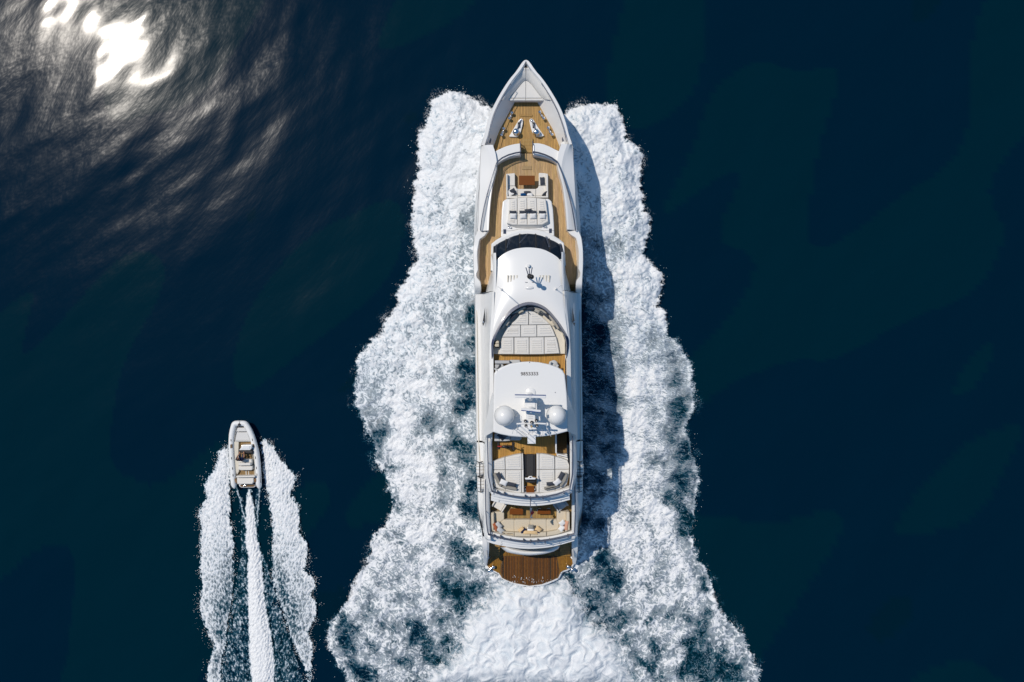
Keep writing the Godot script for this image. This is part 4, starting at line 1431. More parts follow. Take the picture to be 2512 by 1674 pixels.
func mast(_ht: Node) -> void:
	var g := Geo.new()
	# stepped tower leaning aft
	g.prism(q2(960, [1078, 130, 1284, 130, 1284, 330, 1082, 330], 11.0), 9.88, 11.0, 0.05, 2)
	g.prism(q2(960, [1100, 385, 1282, 385, 1284, 615, 1112, 615], 11.35), 9.88, 11.35, 0.05, 2)
	g.lathe(q(960, 1190, 30, 9.9), PackedVector2Array([Vector2(0.3, 0.0), Vector2(0.3, 0.03), Vector2(0.27, 0.05), Vector2(0, 0.06)]), 28)
	var m := build("radar_mast", g, M.white_gelcoat, yacht)
	g = Geo.new()
	for y in [455, 490, 525]:
		var p := q(960, 1190, y, 11.36)
		g.box(p, Vector3(0.26, 0.012, 0.02))
	build("tower_groove", g, M.grey_paint, m)
	# turning scanners
	for s in [[885, 95, 1485, 105, 11.95, 1, 0.19, 160], [1008, 348, 1386, 388, 12.0, -1, 0.15, 300]]:
		g = Geo.new()
		var a := q(960, s[0], s[1], s[4])
		var b := q(960, s[2], s[3], s[4])
		var dir := (b - a).normalized()
		var mid := (a + b) * 0.5
		g.xf = Transform3D(Basis(dir, Vector3.UP, dir.cross(Vector3.UP)), mid)
		g.box(Vector3.ZERO, Vector3(a.distance_to(b), 0.12, s[6]), 0.03)
		var sc := build("radar_scanner", g, M.white_gelcoat, yacht)
		g = Geo.new()
		g.xf = Transform3D(Basis(dir, Vector3.UP, dir.cross(Vector3.UP)), mid)
		g.box(Vector3(0, 0.02, -s[5] * s[6] * 0.42), Vector3(a.distance_to(b) * 0.995, 0.125, 0.045))
		build("blue_edge", g, M.blue_stripe, sc)
		g = Geo.new()
		g.xf = Transform3D(Basis(dir, Vector3.UP, dir.cross(Vector3.UP)), mid)
		g.box(Vector3(0, 0.062, 0.02), Vector3(0.19, 0.008, 0.02))
		build("name_plate", g, M.grey_paint, sc)
		g = Geo.new()
		g.lathe(Vector3(mid.x, 10.95, mid.z + 0.1), PackedVector2Array([Vector2(0.26, 0), Vector2(0.26, 0.1), Vector2(0.2, 0.3), Vector2(0.08, 0.45), Vector2(0.07, 1.0), Vector2(0, 1.0)]), 20)
		build("scanner_pedestal", g, M.white_gelcoat, sc)
	# yard with lamps, cameras and whips
	g = Geo.new()
	g.tube(q3(960, [918, 632, 1050, 622, 1190, 625, 1350, 622, 1482, 630], 11.4), 0.055, 8)
	g.tube(q3(960, [1000, 480, 1005, 560, 1090, 590], 11.1), 0.05, 8)
	g.tube(q3(960, [1358, 480, 1368, 560, 1290, 600], 11.1), 0.05, 8)
	g.tube(q3(960, [1300, 150, 1300, 500], 10.9), 0.045, 8)
	build("yardarm", g, M.white_gelcoat, m)
	for c in [[1088, 575, 0], [1300, 565, 0], [1210, 600, 1], [1102, 668, 1], [1310, 665, 1]]:
		g = Geo.new()
		var p := q(960, c[0], c[1], 11.5)
		g.lathe(p - Vector3(0, 0.1, 0), PackedVector2Array([Vector2(0.09, 0), Vector2(0.095, 0.14), Vector2(0.06, 0.2), Vector2(0, 0.2)]), 12)
		var l := build("mast_lamp", g, M.black_plastic, m)
		g = Geo.new()
		g.ball(p + Vector3(0, 0.1, 0.03), Vector3(0.035, 0.03, 0.035), 8, 5)
		build("lens", g, M.white_gelcoat, l)
	g = Geo.new()
	g.tint = Color(0.7, 0.5, 0.2)
	g.ball(q(960, 1208, 680, 11.7), Vector3(0.07, 0.1, 0.07), 10, 6)
	build("anchor_lamp", g, M.cream_paint, m)
	g = Geo.new()
	g.tube(curve3(q3(960, [1110, 690, 1150, 730, 1185, 750], 10.8), 5), 0.014, 5)
	build("cable", g, M.rail_steel, m)
	g = Geo.new()
	g.tube(curve3(q3(960, [1150, 835, 1155, 805, 1190, 797], 10.7), 5), 0.014, 5)
	build("cable", g, M.rail_steel, m)
	g = Geo.new()
	g.tube(curve3(q3(960, [1215, 720, 1222, 760, 1240, 785, 1225, 808, 1205, 800], 10.7), 5), 0.016, 5)
	build("cable", g, M.rail_steel, m)
	for w in [[935, 640, 10.2, 925, 760, 12.6], [865, 720, 9.9, 835, 830, 12.0], [930, 720, 9.9, 925, 830, 12.2], [1425, 720, 9.9, 1424, 865, 12.3], [1470, 640, 10.4, 1580, 870, 12.6]]:
		g = Geo.new()
		g.tube(PackedVector3Array([q(960, w[0], w[1], w[2]), q(960, w[3], w[4], w[5])]), 0.014, 5)
		g.lathe(q(960, w[0], w[1], w[2]) - Vector3(0, 0.02, 0), PackedVector2Array([Vector2(0.055, 0), Vector2(0.05, 0.09), Vector2(0, 0.1)]), 8)
		build("whip_antenna", g, M.white_gelcoat, m)
	for c in [[912, 480], [1362, 210], [1340, 265]]:
		g = Geo.new()
		g.lathe(q(960, c[0], c[1], 9.9), PackedVector2Array([Vector2(0.05, 0), Vector2(0.05, 0.22), Vector2(0.03, 0.28), Vector2(0, 0.28)]), 10)
		build("small_antenna", g, M.white_gelcoat, m)
	# folding step plate at the back edge
	g = Geo.new()
	g.prism(q2(960, [1130, 842, 1288, 842, 1288, 1014, 1130, 1014], 10.05), 9.93, 10.05, 0.02, 2, true)
	build("step_plate", g, M.nonskid_white, yacht)


func aft_decks() -> void:
	# sun deck: side coamings behind the hardtop wings
	var g := Geo.new()
	var rows := []
	for s in [[1080, 112, 104, 96.5, 95.3], [1113, 113.5, 104.2, 96.8, 95.4], [1140, 114.2, 104, 97, 95.5], [1165, 113, 103.2, 96.5, 95], [1185, 109.5, 101.5, 95.5, 94], [1208, 104, 98.5, 93.5, 92]]:
		rows.append(st(s[0], 7.6, [s[1], 6.75, s[1], 7.1, s[1] - 3.0, 7.5, s[2], 8.05, s[3], 8.1, s[4], 8.03, s[4] - 0.3, 7.38]))
	pair("sun_deck_coaming", rows, 3, Vector3(1, 0.6, 0))
	stern_band("sun_deck_stern", 1060, [425, 1320, 560, 1358, 700, 1385, 850, 1405, 1000, 1420, 1190, 1428, 1350, 1420, 1500, 1405, 1700, 1370, 1945, 1308], [440, 1172, 560, 1197, 700, 1223, 850, 1245, 1000, 1262, 1190, 1270, 1350, 1265, 1500, 1250, 1700, 1212, 1940, 1158], 7.0, 7.98, 7.4)
	for s in [[[365, 890, 362, 980, 365, 1100, 368, 1250, 372, 1400], [372, 790, 385, 880, 410, 1000, 442, 1150, 560, 1187, 700, 1217, 850, 1244, 1000, 1262, 1190, 1272]], [[1995, 880, 1996, 980, 1997, 1100, 1998, 1250, 1996, 1400], [1995, 820, 1985, 900, 1965, 1010, 1945, 1125, 1700, 1210, 1500, 1252, 1350, 1266, 1190, 1272]]]:
		var line := q3(960, s[0], 8.55)
		line.append_array(q3(1060, s[1], 8.5))
		rail(yacht, "sun_deck_railing", line, 0.48, 2, 1.35, 0.03)
	# upper deck
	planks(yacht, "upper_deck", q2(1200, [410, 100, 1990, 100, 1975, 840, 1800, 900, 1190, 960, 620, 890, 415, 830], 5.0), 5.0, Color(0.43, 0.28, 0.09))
	g = Geo.new()
	g.prism(q2(1200, [380, 0, 2000, 0, 1990, 860, 1800, 940, 1190, 1000, 620, 930, 400, 850], 4.9), 4.55, 4.93)
	build("upper_deck_slab", g, M.white_gelcoat, yacht)
	g = Geo.new()
	rows = []
	for s in [[1088, 4.55, 112, 107, 101.5, 100.3, 129.6], [1140, 4.55, 113, 108, 102, 100.5, 129.4], [1200, 4.52, 114, 108.5, 102, 100.4, 128.8], [1251, 4.42, 115, 108.5, 102, 100.2, 127.4], [1283, 3.92, 114, 108, 101.6, 99.8, 123.8], [1300, 3.42, 113, 107.5, 101.2, 99.4, 119.3], [1321, 3.2, 111.5, 106.5, 100.6, 99, 117]]:
		rows.append(st(s[0], 5.4, [s[6], s[1] - 0.02, s[6] - 4.0, s[1] + 0.06, s[2] + 3.0, maxf(s[1] + 0.25, 4.7), s[2], 5.45, s[3], 5.85, s[4], 5.9, s[5], 5.8, s[5] - 0.4, 4.98]))
	rows.append(st(1327, 5.4, [116.6, 3.1, 113, 3.15, 112, 3.2, 110, 3.2, 106, 3.2, 101, 3.2, 99, 3.2, 98.6, 3.2]))
	pair("upper_deck_bulwark", rows, 3, Vector3(1, 0.6, 0))
	stern_band("upper_deck_stern", 1200, [350, 1015, 480, 1058, 640, 1095, 800, 1122, 980, 1145, 1190, 1153, 1400, 1140, 1560, 1120, 1750, 1080, 2030, 998], [375, 885, 480, 918, 640, 956, 800, 988, 980, 1012, 1190, 1022, 1400, 1010, 1560, 988, 1750, 950, 2030, 880], 4.65, 5.75, 5.0)
	for s in [[[320, 940, 322, 1100, 325, 1300, 328, 1560], [330, 480, 340, 640, 360, 800, 376, 884, 480, 917, 640, 956, 800, 988, 980, 1013, 1190, 1023]], [[2040, 980, 2045, 1150, 2048, 1350, 2050, 1560], [2052, 480, 2045, 640, 2038, 800, 2030, 878, 1750, 948, 1560, 988, 1400, 1010, 1190, 1023]]]:
		var line := q3(1060, s[0], 6.35)
		line.append_array(q3(1200, s[1], 6.3))
		rail(yacht, "upper_deck_railing", line, 0.5, 2, 1.35, 0.03)
	# deck lamps and gate posts standing along both stern rails
	for c in [[1060, 550, 1160, 8.2], [1060, 685, 1188, 8.2], [1060, 1085, 1240, 8.2], [1060, 1292, 1238, 8.2], [1060, 1425, 1262, 8.2], [1060, 1828, 1165, 8.2], [1200, 482, 905, 6.0], [1200, 612, 925, 6.0], [1200, 1055, 995, 6.0], [1200, 1330, 995, 6.0], [1200, 1465, 1010, 6.0], [1200, 1908, 900, 6.0], [1200, 1188, 1010, 6.0]]:
		g = Geo.new()
		var p := q(c[0], c[1], c[2], c[3])
		g.box(p, Vector3(0.08, 0.5, 0.16), 0.02)
		build("rail_post", g, M.rail_steel, yacht)
	# stair well to starboard on the sun deck
	g = Geo.new()
	g.prism(q2(960, [1662, 845, 1692, 838, 1694, 1200, 1668, 1190], 7.95), 5.0, 7.95, 0.03, 2)
	build("stair_coaming", g, M.white_gelcoat, yacht)
	g = Geo.new()
	g.prism(q2(960, [1690, 1200, 1890, 1240, 1895, 1275, 1685, 1222], 7.75), 5.0, 7.75, 0.03, 2)
	build("stair_coaming", g, M.white_gelcoat, yacht)
	for k in 7:
		g = Geo.new()
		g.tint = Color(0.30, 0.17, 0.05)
		var y0 := 1190.0 - k * 56.0
		var h := 7.0 - 0.28 * k
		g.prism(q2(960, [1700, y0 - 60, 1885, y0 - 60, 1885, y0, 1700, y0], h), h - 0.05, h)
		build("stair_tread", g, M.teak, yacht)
	# ensign staff raking aft
	g = Geo.new()
	g.tube(PackedVector3Array([q(1200, 1187, 150, 7.9), q(1200, 1184, 470, 8.6)]), 0.026, 6)
	build("flagstaff", g, M.rail_steel, yacht)
	# main deck cockpit and steps down to the swim platform
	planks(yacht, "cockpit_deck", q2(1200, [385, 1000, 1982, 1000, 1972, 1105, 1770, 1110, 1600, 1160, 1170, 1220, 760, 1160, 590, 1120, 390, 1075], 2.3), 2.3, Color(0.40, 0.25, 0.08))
	var tr_o := [582, 1112, 640, 1170, 705, 1222, 800, 1248, 900, 1267, 1040, 1284, 1170, 1290, 1300, 1284, 1450, 1265, 1560, 1240, 1640, 1215, 1730, 1165, 1768, 1102]
	var tr_i := [720, 1122, 790, 1150, 850, 1170, 900, 1182, 980, 1198, 1060, 1210, 1170, 1216, 1280, 1211, 1400, 1198, 1480, 1183, 1570, 1156, 1650, 1120, 1700, 1095]
	var a := q3(1200, tr_o, 2.7)
	var b := q3(1200, tr_i, 3.25)
	rows = []
	for i in a.size():
		rows.append(PackedVector3Array([Vector3(a[i].x, 0.7, a[i].z), Vector3(a[i].x, 2.4, a[i].z), a[i].lerp(b[i], 0.18) * Vector3(1, 0, 1) + Vector3(0, 2.85, 0), a[i].lerp(b[i], 0.55) * Vector3(1, 0, 1) + Vector3(0, 3.15, 0), a[i].lerp(b[i], 0.85) * Vector3(1, 0, 1) + Vector3(0, 3.25, 0), Vector3(b[i].x, 3.2, b[i].z), Vector3(b[i].x, 2.28, b[i].z)]))
	g = Geo.new()
	g.grid(rows, Vector3(0, 0.2, 1))
	build("transom", g, M.white_gelcoat, yacht)
	for c in [[392, 598], [1760, 1960]]:
		for k in 5:
			g = Geo.new()
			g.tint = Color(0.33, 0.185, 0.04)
			var y0 := 1075.0 + k * 44.0
			var h := 2.05 - 0.29 * k
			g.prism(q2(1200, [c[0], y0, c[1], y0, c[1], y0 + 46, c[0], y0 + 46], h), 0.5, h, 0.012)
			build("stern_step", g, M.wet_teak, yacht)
	# inner faces of the stern quarters
	g = Geo.new()
	rows = []
	for s in [[1315, 117.2, 3.2, 108, 102], [1340, 116.8, 3.05, 107, 101.5], [1358, 116, 2.5, 107, 102], [1372, 114.8, 1.65, 107, 103], [1386, 112.3, 0.95, 107, 105]]:
		rows.append(st(s[0], s[2], [s[1], s[2] - 0.02, s[1] - 1.2, s[2] + 0.06, s[3], s[2] + 0.05, s[4], s[2] - 0.05, s[4] - 0.5, 0.6]))
	pair("stern_quarter", rows, 3, Vector3(0.5, 1, 0))
	for x in [340, 2005]:
		g = Geo.new()
		g.prism(q2(1200, [x - 18, 1060, x + 14, 1050, x + 24, 1330, x - 2, 1345], 2.9), 2.4, 2.9, 0.05, 2)
		build("mooring_locker", g, M.grey_paint, yacht)
	swim_platform()
	# raft bays in the side decks
	for c in [[172, 588, 236, 588, 262, 740, 300, 960, 298, 1130, 215, 1142, 185, 860], [2120, 575, 2162, 572, 2180, 600, 2175, 1080, 2150, 1128, 2080, 1122, 2062, 1060, 2090, 760]]:
		g = Geo.new()
		g.prism(q2(1060, c, 4.98), 4.86, 4.98, 0.01)
		build("raft_bay", g, M.grey_paint, yacht)


# the overhanging stern of a deck: an edge, a stepped slope up to the rail line, and the inside down to the floor
func stern_band(called: String, t: float, edge: Array, top: Array, h0: float, h1: float, floor_h: float) -> void:
	var e := curve3(q3(t, edge, h0 + 0.3), 3)
	var r := curve3(q3(t, top, h1), 3)
	var rows := []
	for i in e.size():
		var row := PackedVector3Array()
		var up := h1 - h0 - 0.3
		row.append(Vector3(e[i].x, h0, e[i].z - 0.25))
		row.append(Vector3(e[i].x, h0 + 0.05, e[i].z))
		row.append(Vector3(e[i].x, h0 + 0.30, e[i].z))
		for k in [[0.03, 0.10], [0.33, 0.16], [0.35, 0.42], [0.66, 0.48], [0.68, 0.86], [1.0, 1.0]]:
			var p := e[i].lerp(r[i], k[0])
			row.append(Vector3(p.x, h0 + 0.3 + up * k[1], p.z))
		row.append(Vector3(r[i].x * 0.995, h1 + 0.04, r[i].z - 0.16))
		row.append(Vector3(r[i].x * 0.99, h1 - 0.02, r[i].z - 0.24))
		row.append(Vector3(r[i].x * 0.985, floor_h - 0.03, r[i].z - 0.36))
		rows.append(row)
	var g := Geo.new()
	g.grid(rows, Vector3(0, -0.5, 0.6), true)
	build(called, g, M.white_gelcoat, yacht)


func swim_platform() -> void:
	var rim := q2(1290, [285, 600, 300, 730, 345, 830, 395, 872, 445, 900, 545, 930, 590, 985, 640, 1042, 700, 1076, 770, 1106, 900, 1150, 1020, 1180, 1160, 1196, 1300, 1188, 1420, 1168, 1520, 1138, 1620, 1096, 1735, 1042, 1775, 975, 1812, 908, 1905, 880, 1960, 848, 2010, 795, 2060, 700, 2078, 600], 0.72)
	var g := Geo.new()
	g.prism(rim, 0.3, 0.72, 0.12, 4)
	var sp := build("swim_platform", g, M.white_gelcoat, yacht)
	planks(sp, "platform_deck", q2(1290, [415, 440, 420, 560, 410, 612, 335, 715, 360, 780, 420, 838, 545, 898, 585, 920, 640, 1010, 760, 1068, 900, 1112, 1160, 1160, 1400, 1130, 1600, 1058, 1718, 1005, 1765, 905, 1810, 872, 1890, 845, 1970, 780, 2020, 695, 1945, 600, 1930, 440], 0.76), 0.76, Color(0.30, 0.145, 0.016), 0.13, 0.016, 0.22, M.wet_teak)
	# slatted well for the tender chocks: each slat its own piece over a dark tray
	g = Geo.new()
	g.prism(q2(1290, [650, 585, 1690, 585, 1745, 870, 1715, 985, 1590, 1052, 1400, 1120, 1160, 1150, 900, 1102, 760, 1058, 650, 1005, 605, 880], 0.77), 0.74, 0.772)
	var tray := build("slat_tray", g, M.dark_caulk, sp)
	var area := q2(1290, [668, 590, 1680, 590, 1732, 870, 1705, 978, 1580, 1046, 1400, 1112, 1160, 1142, 900, 1094, 765, 1050, 660, 998, 618, 880], 0.8)
	var x := 622.0
	var k := 0
	while x < 1730.0:
		g = Geo.new()
		var tone := 1.0 + rng.randf_range(-0.3, 0.3)
		g.tint = Color(0.205 * tone, 0.078 * tone, 0.010 * tone)
		for piece in Geometry2D.intersect_polygons(q2(1290, [x, 560, x + 18, 560, x + 18, 1200, x, 1200], 0.8), area):
			g.prism(piece, 0.775, 0.82, 0.006)
		if g.v.size() > 0:
			build("slat", g, M.wet_teak, tray)
		x += 29.4
		k += 1
	for y in [640, 720, 805, 890]:
		g = Geo.new()
		var p0 := q(1290, 640, y, 0.78)
		var p1 := q(1290, 1710, y, 0.78)
		g.tube(PackedVector3Array([p0, p1]), 0.018, 5)
		build("slat_bearer", g, M.dark_rubber, tray)
	# splashes of froth washing over the after edge
	g = Geo.new()
	for i in 46:
		var p := q(1290, clampf(1150 + rng.randfn() * 260.0, 720, 1600), 1110.0 - absf(rng.randfn()) * 75.0, 0.83)
		g.ball(p, Vector3(rng.randf_range(0.006, 0.022), 0.006, rng.randf_range(0.01, 0.07)), 7, 4)
	build("splash", g, M.white_gelcoat, sp).set_meta("kind", "stuff")
	for c in [[435, 815, -0.9], [1945, 805, 0.9]]:
		g = Geo.new()
		g.xf = Transform3D(Basis(Vector3.UP, c[2]), q(1290, c[0], c[1], 0.78))
		for z in [-0.2, 0.2]:
			g.lathe(Vector3(0, 0, z), PackedVector2Array([Vector2(0.13, 0), Vector2(0.1, 0.1), Vector2(0.09, 0.2), Vector2(0.13, 0.27), Vector2(0.08, 0.33), Vector2(0, 0.34)]), 12)
		g.box(Vector3(0, 0.1, 0), Vector3(0.12, 0.1, 0.5), 0.03)
		build("platform_bollard", g, M.chrome, sp)
	for c in [[580, 935], [640, 1035], [760, 1100], [1065, 1172], [1092, 1172], [1265, 1170], [1292, 1168], [1600, 1094], [1718, 1024], [1772, 925]]:
		g = Geo.new()
		g.ball(q(1290, c[0], c[1], 0.71), Vector3(0.035, 0.03, 0.035), 8, 5)
		build("fitting", g, M.black_plastic, sp)


# thin dark lines where mouldings meet
func joints() -> void:
	for c in [[[230, 300, 1225, 5.40], [230, 262, 1400, 5.38], [230, 235, 1568, 5.38], [400, 190, 560, 5.38], [400, 150, 1000, 5.38], [400, 132, 1480, 5.45]], [[960, 1015, 770, 9.905], [960, 1120, 845, 9.905]], [[960, 948, 782, 9.905], [960, 1080, 885, 9.905]], [[960, 1290, 720, 9.905], [960, 1400, 868, 9.905]], [[400, 622, 1308, 5.755], [400, 820, 1306, 5.755], [400, 960, 1272, 5.755], [400, 1125, 1262, 5.755], [400, 1300, 1270, 5.755], [400, 1450, 1304, 5.755], [400, 1640, 1302, 5.755]],
			[[1060, 1755, 1245, 7.62], [1060, 1775, 1330, 7.42]], [[1060, 595, 1270, 7.62], [1060, 575, 1350, 7.42]], [[1200, 1742, 1020, 5.4], [1200, 1762, 1080, 5.1]], [[1200, 640, 1000, 5.4], [1200, 612, 1088, 5.1]], [[1200, 700, 1145, 3.0], [1200, 712, 1218, 2.7]], [[1200, 1655, 1130, 3.0], [1200, 1640, 1215, 2.7]], [[230, 455, 1210, 5.60], [230, 500, 1112, 5.58]], [[230, 1770, 1200, 5.60], [230, 1728, 1100, 5.58]],
			[[1290, 548, 895, 0.735], [1290, 538, 935, 0.72]], [[1290, 1812, 880, 0.735], [1290, 1822, 915, 0.72]]]:
		var line := PackedVector3Array()
		for p in c:
			line.append(q(p[0], p[1], p[2], p[3]))
		var g := Geo.new()
		g.tube(line, 0.012, 5)
		build("panel_joint", g, M.panel_joint, yacht)


func make_yacht() -> void:
	yacht = Node3D.new()
	yacht.name = "motor_yacht"
	yacht.transform = YX
	add_child(yacht)
	taken["motor_yacht"] = 1
	tag(yacht, "big white motor yacht with teak decks and two satellite domes on its hardtop", "yacht")
	hull_and_bow()
	foredeck()
	wheelhouse()
	sides()
	flybridge()
	aft_decks()
	joints()


# ---- upholstery and loose things aboard
func pad(g: Geo, poly: PackedVector2Array, y0: float, y1: float, border := 0.09, pitch := 0.15, ribs := true, r := 0.05) -> void:
	g.prism(poly, y0, y1, r, 3)
	if not ribs:
		return
	var inner := g.inset(poly, border + r)
	var lo := inner[0].y
	var hi := inner[0].y
	for p in inner:
		lo = minf(lo, p.y)
		hi = maxf(hi, p.y)
	var z := lo
	while z < hi - 0.03:
		var z1 := minf(z + pitch - 0.04, hi)
		for piece in Geometry2D.intersect_polygons(inner, PackedVector2Array([Vector2(-9, z), Vector2(9, z), Vector2(9, z1), Vector2(-9, z1)])):
			g.prism(piece, y1 - 0.02, y1 + 0.034, 0.025, 2)
		z += pitch


func pillow_geo(w: float, d: float, t: float) -> Geo:
	var g := Geo.new()
	var n := 9
	for s in [1.0, -1.0]:
		var rows := []
		for i in n + 1:
			var row := PackedVector3Array()
			for j in n + 1:
				var u := 2.0 * i / n - 1.0
				var v := 2.0 * j / n - 1.0
				var k := sqrt(maxf(0.0, (1.0 - pow(absf(u), 3.0)) * (1.0 - pow(absf(v), 3.0))))
				var pin := 1.0 - 0.07 * (1.0 - absf(u * v))
				row.append(Vector3(u * w * 0.5 * lerpf(pin, 1.0, absf(u * v)), s * t * 0.5 * k, v * d * 0.5 * lerpf(pin, 1.0, absf(u * v))))
			rows.append(row)
		g.grid(rows, Vector3(0, s, 0))
	return g


var pillow_mesh := {}


func pillow(label: String, cloth: String, t: float, zx: float, zy: float, h: float, w: float, d: float, thick: float, yaw := 0.0, tilt := 0.0, group := "", roll := 0.0) -> void:
	var key := "%s %.2f %.2f %.2f" % [cloth, w, d, thick]
	if not pillow_mesh.has(key):
		var m := pillow_geo(w, d, thick).mesh()
		m.surface_set_material(0, M[cloth])
		pillow_mesh[key] = m
	var b := Basis(Vector3.UP, deg_to_rad(yaw)) * Basis(Vector3.RIGHT, deg_to_rad(tilt)) * Basis(Vector3.BACK, deg_to_rad(roll))
	tag(again("cushion", pillow_mesh[key], YX * Transform3D(b, q(t, zx, zy, h))), label, "cushion", group)


func at_yacht(called: String, label: String, category: String, group := "") -> Node3D:
	var o := Node3D.new()
	o.name = numbered(called)
	o.transform = YX
	add_child(o, true)
	tag(o, label, category, group)
	return o


func make_loose() -> void:
	var g: Geo
	# --- V-shaped sun bed in the bow
	var bow := at_yacht("bow_sun_bed", "ivory V-shaped sun bed with raised side backrests in the yacht's pointed bow", "sun bed")
	g = Geo.new()
	g.prism(q2(130, [1098, 540, 1010, 620, 900, 740, 805, 850, 790, 900, 1425, 900, 1410, 850, 1290, 720, 1200, 600], 4.6), 4.22, 4.66)
	build("bed_base", g, M.white_gelcoat, bow)
	for s in [[1096, 528, 1040, 556, 1000, 606, 900, 722, 802, 838, 775, 866, 1096, 866], [1101, 528, 1160, 556, 1215, 612, 1290, 712, 1380, 830, 1418, 866, 1101, 866]]:
		g = Geo.new()
		pad(g, q2(130, s, 4.86), 4.6, 4.86, 0.09, 0.15, false, 0.04)
		build("seat_cushion", g, M.cushion_white, bow)
	for s in [[768, 872, 1096, 872, 1096, 915, 775, 916], [1101, 872, 1428, 872, 1440, 916, 1101, 915]]:
		g = Geo.new()
		pad(g, q2(130, s, 4.88), 4.5, 4.88, 0.09, 0.15, false, 0.05)
		build("front_roll", g, M.cushion_white, bow)
	for s in [[[1097, 525, 1050, 548, 1000, 600, 900, 716, 802, 832, 752, 905], [1092, 316, 1010, 326, 930, 408, 815, 590, 740, 740, 658, 905], [1090, 284, 995, 298, 905, 386, 795, 572, 715, 740, 640, 905]], [[1100, 525, 1160, 550, 1215, 606, 1292, 706, 1382, 824, 1455, 905], [1104, 316, 1180, 326, 1262, 400, 1388, 580, 1462, 720, 1552, 905], [1106, 284, 1190, 298, 1280, 384, 1404, 566, 1478, 716, 1565, 905]]]:
		g = Geo.new()
		var a := curve3(q3(130, s[0], 4.9), 4)
		var b := curve3(q3(130, s[1], 5.38), 4)
		var c := curve3(q3(130, s[2], 5.42), 4)
		var rows := []
		for i in a.size():
			var m := a[i].lerp(b[i], 0.5) + Vector3(0, 0.07, 0)
			rows.append(PackedVector3Array([a[i] - Vector3(0, 0.1, 0), a[i], a[i].lerp(m, 0.5) + Vector3(0, 0.04, 0), m, m.lerp(b[i], 0.5) + Vector3(0, 0.04, 0), b[i], b[i].lerp(c[i], 0.5) + Vector3(0, 0.04, 0), c[i], c[i] - Vector3(0, 0.15, 0)]))
		g.grid(rows, Vector3.UP)
		build("backrest", g, M.cushion_white, bow)
	# --- U sofa of the foredeck lounge, table
	var so := at_yacht("lounge_sofa", "white U-shaped sofa open towards the bow, around the varnished foredeck table", "sofa")
	g = Geo.new()
	g.prism(q2(400, [720, 212, 740, 208, 880, 196, 886, 215, 888, 442, 925, 494, 960, 500, 1292, 500, 1330, 474, 1348, 440, 1348, 205, 1360, 192, 1508, 204, 1524, 216, 1530, 662, 728, 676], 5.2), 4.93, 5.22, 0.03, 2)
	build("sofa_base", g, M.white_gelcoat, so)
	for s in [[752, 208, 880, 194, 888, 212, 889, 436, 752, 440], [752, 445, 889, 441, 922, 496, 942, 500, 942, 632, 752, 636], [947, 498, 1288, 498, 1288, 632, 947, 632], [1294, 498, 1330, 476, 1346, 436, 1486, 436, 1486, 632, 1294, 632], [1346, 205, 1358, 188, 1486, 196, 1486, 431, 1346, 431]]:
		g = Geo.new()
		pad(g, q2(400, s, 5.36), 5.2, 5.36, 0.07, 0.15, false, 0.04)
		build("seat_cushion", g, M.cushion_ivory, so)
	for s in [[716, 214, 750, 206, 750, 640, 722, 640], [1488, 198, 1510, 202, 1526, 216, 1530, 640, 1488, 640], [722, 636, 942, 634, 942, 676, 728, 678], [946, 634, 1290, 634, 1290, 664, 946, 668], [1294, 634, 1530, 634, 1530, 664, 1294, 664]]:
		g = Geo.new()
		pad(g, q2(400, s, 5.7), 5.0, 5.68, 0.05, 0.15, false, 0.05)
		build("backrest", g, M.cushion_ivory, so)
	table("low varnished teak table in front of the foredeck U-shaped sofa", 400, [966, 242, 1272, 242, 1272, 424, 966, 424], 5.62, 4.95)
	pillow("charcoal square cushion lying on the starboard arm of the foredeck sofa", "cloth_charcoal", 400, 1415, 348, 5.45, 0.30, 0.52, 0.16, 3)
	pillow("white cushion leaning in the port corner of the foredeck sofa, partly covered", "cloth_white", 400, 792, 585, 5.5, 0.42, 0.42, 0.15, -50, 25)
	pillow("charcoal cushion leaning in the port corner of the foredeck sofa, before a white one", "cloth_charcoal", 400, 852, 558, 5.55, 0.36, 0.44, 0.15, 28, 25)
	pillow("round-topped charcoal cushion in the middle of the foredeck sofa's back", "cloth_charcoal", 400, 1126, 572, 5.5, 0.46, 0.26, 0.17, 0, -35)
	pillow("bright blue cushion in the middle of the foredeck sofa's back", "cloth_blue", 400, 1050, 606, 5.56, 0.38, 0.22, 0.15, 4, -40)
	pillow("white cushion beside the blue one in the middle of the foredeck sofa", "cloth_white", 400, 1172, 606, 5.57, 0.38, 0.26, 0.15, -4, -40)
	pillow("charcoal cushion standing on edge in the starboard aft corner of the foredeck sofa", "cloth_charcoal", 400, 1456, 588, 5.55, 0.42, 0.36, 0.13, 42, -82)
	# --- sunpad on the trunk ahead of the wheelhouse
	var sp := at_yacht("foredeck_sun_pad", "ivory four-panel sun pad on the raised white trunk ahead of the wheelhouse", "sun pad")
	for s in [[775, 690, 932, 672, 937, 1192, 845, 1194, 735, 1158, 748, 1080, 768, 900], [937, 670, 1117, 662, 1127, 1196, 941, 1194], [1122, 662, 1305, 670, 1320, 1194, 1131, 1196], [1310, 672, 1478, 690, 1492, 760, 1520, 1000, 1530, 1126, 1420, 1188, 1324, 1194]]:
		g = Geo.new()
		pad(g, q2(400, s, 6.1), 5.73, 6.08, 0.10, 0.148, true, 0.07)
		build("pad_panel", g, M.cushion_ivory, sp)
	g = Geo.new()
	var sk0 := q3(400, [738, 1150, 845, 1190, 940, 1192, 1130, 1194, 1320, 1192, 1420, 1186, 1528, 1120], 6.03)
	var sk1 := q3(400, [742, 1166, 850, 1226, 910, 1248, 1130, 1252, 1390, 1250, 1440, 1226, 1544, 1172], 5.77)
	var skr := []
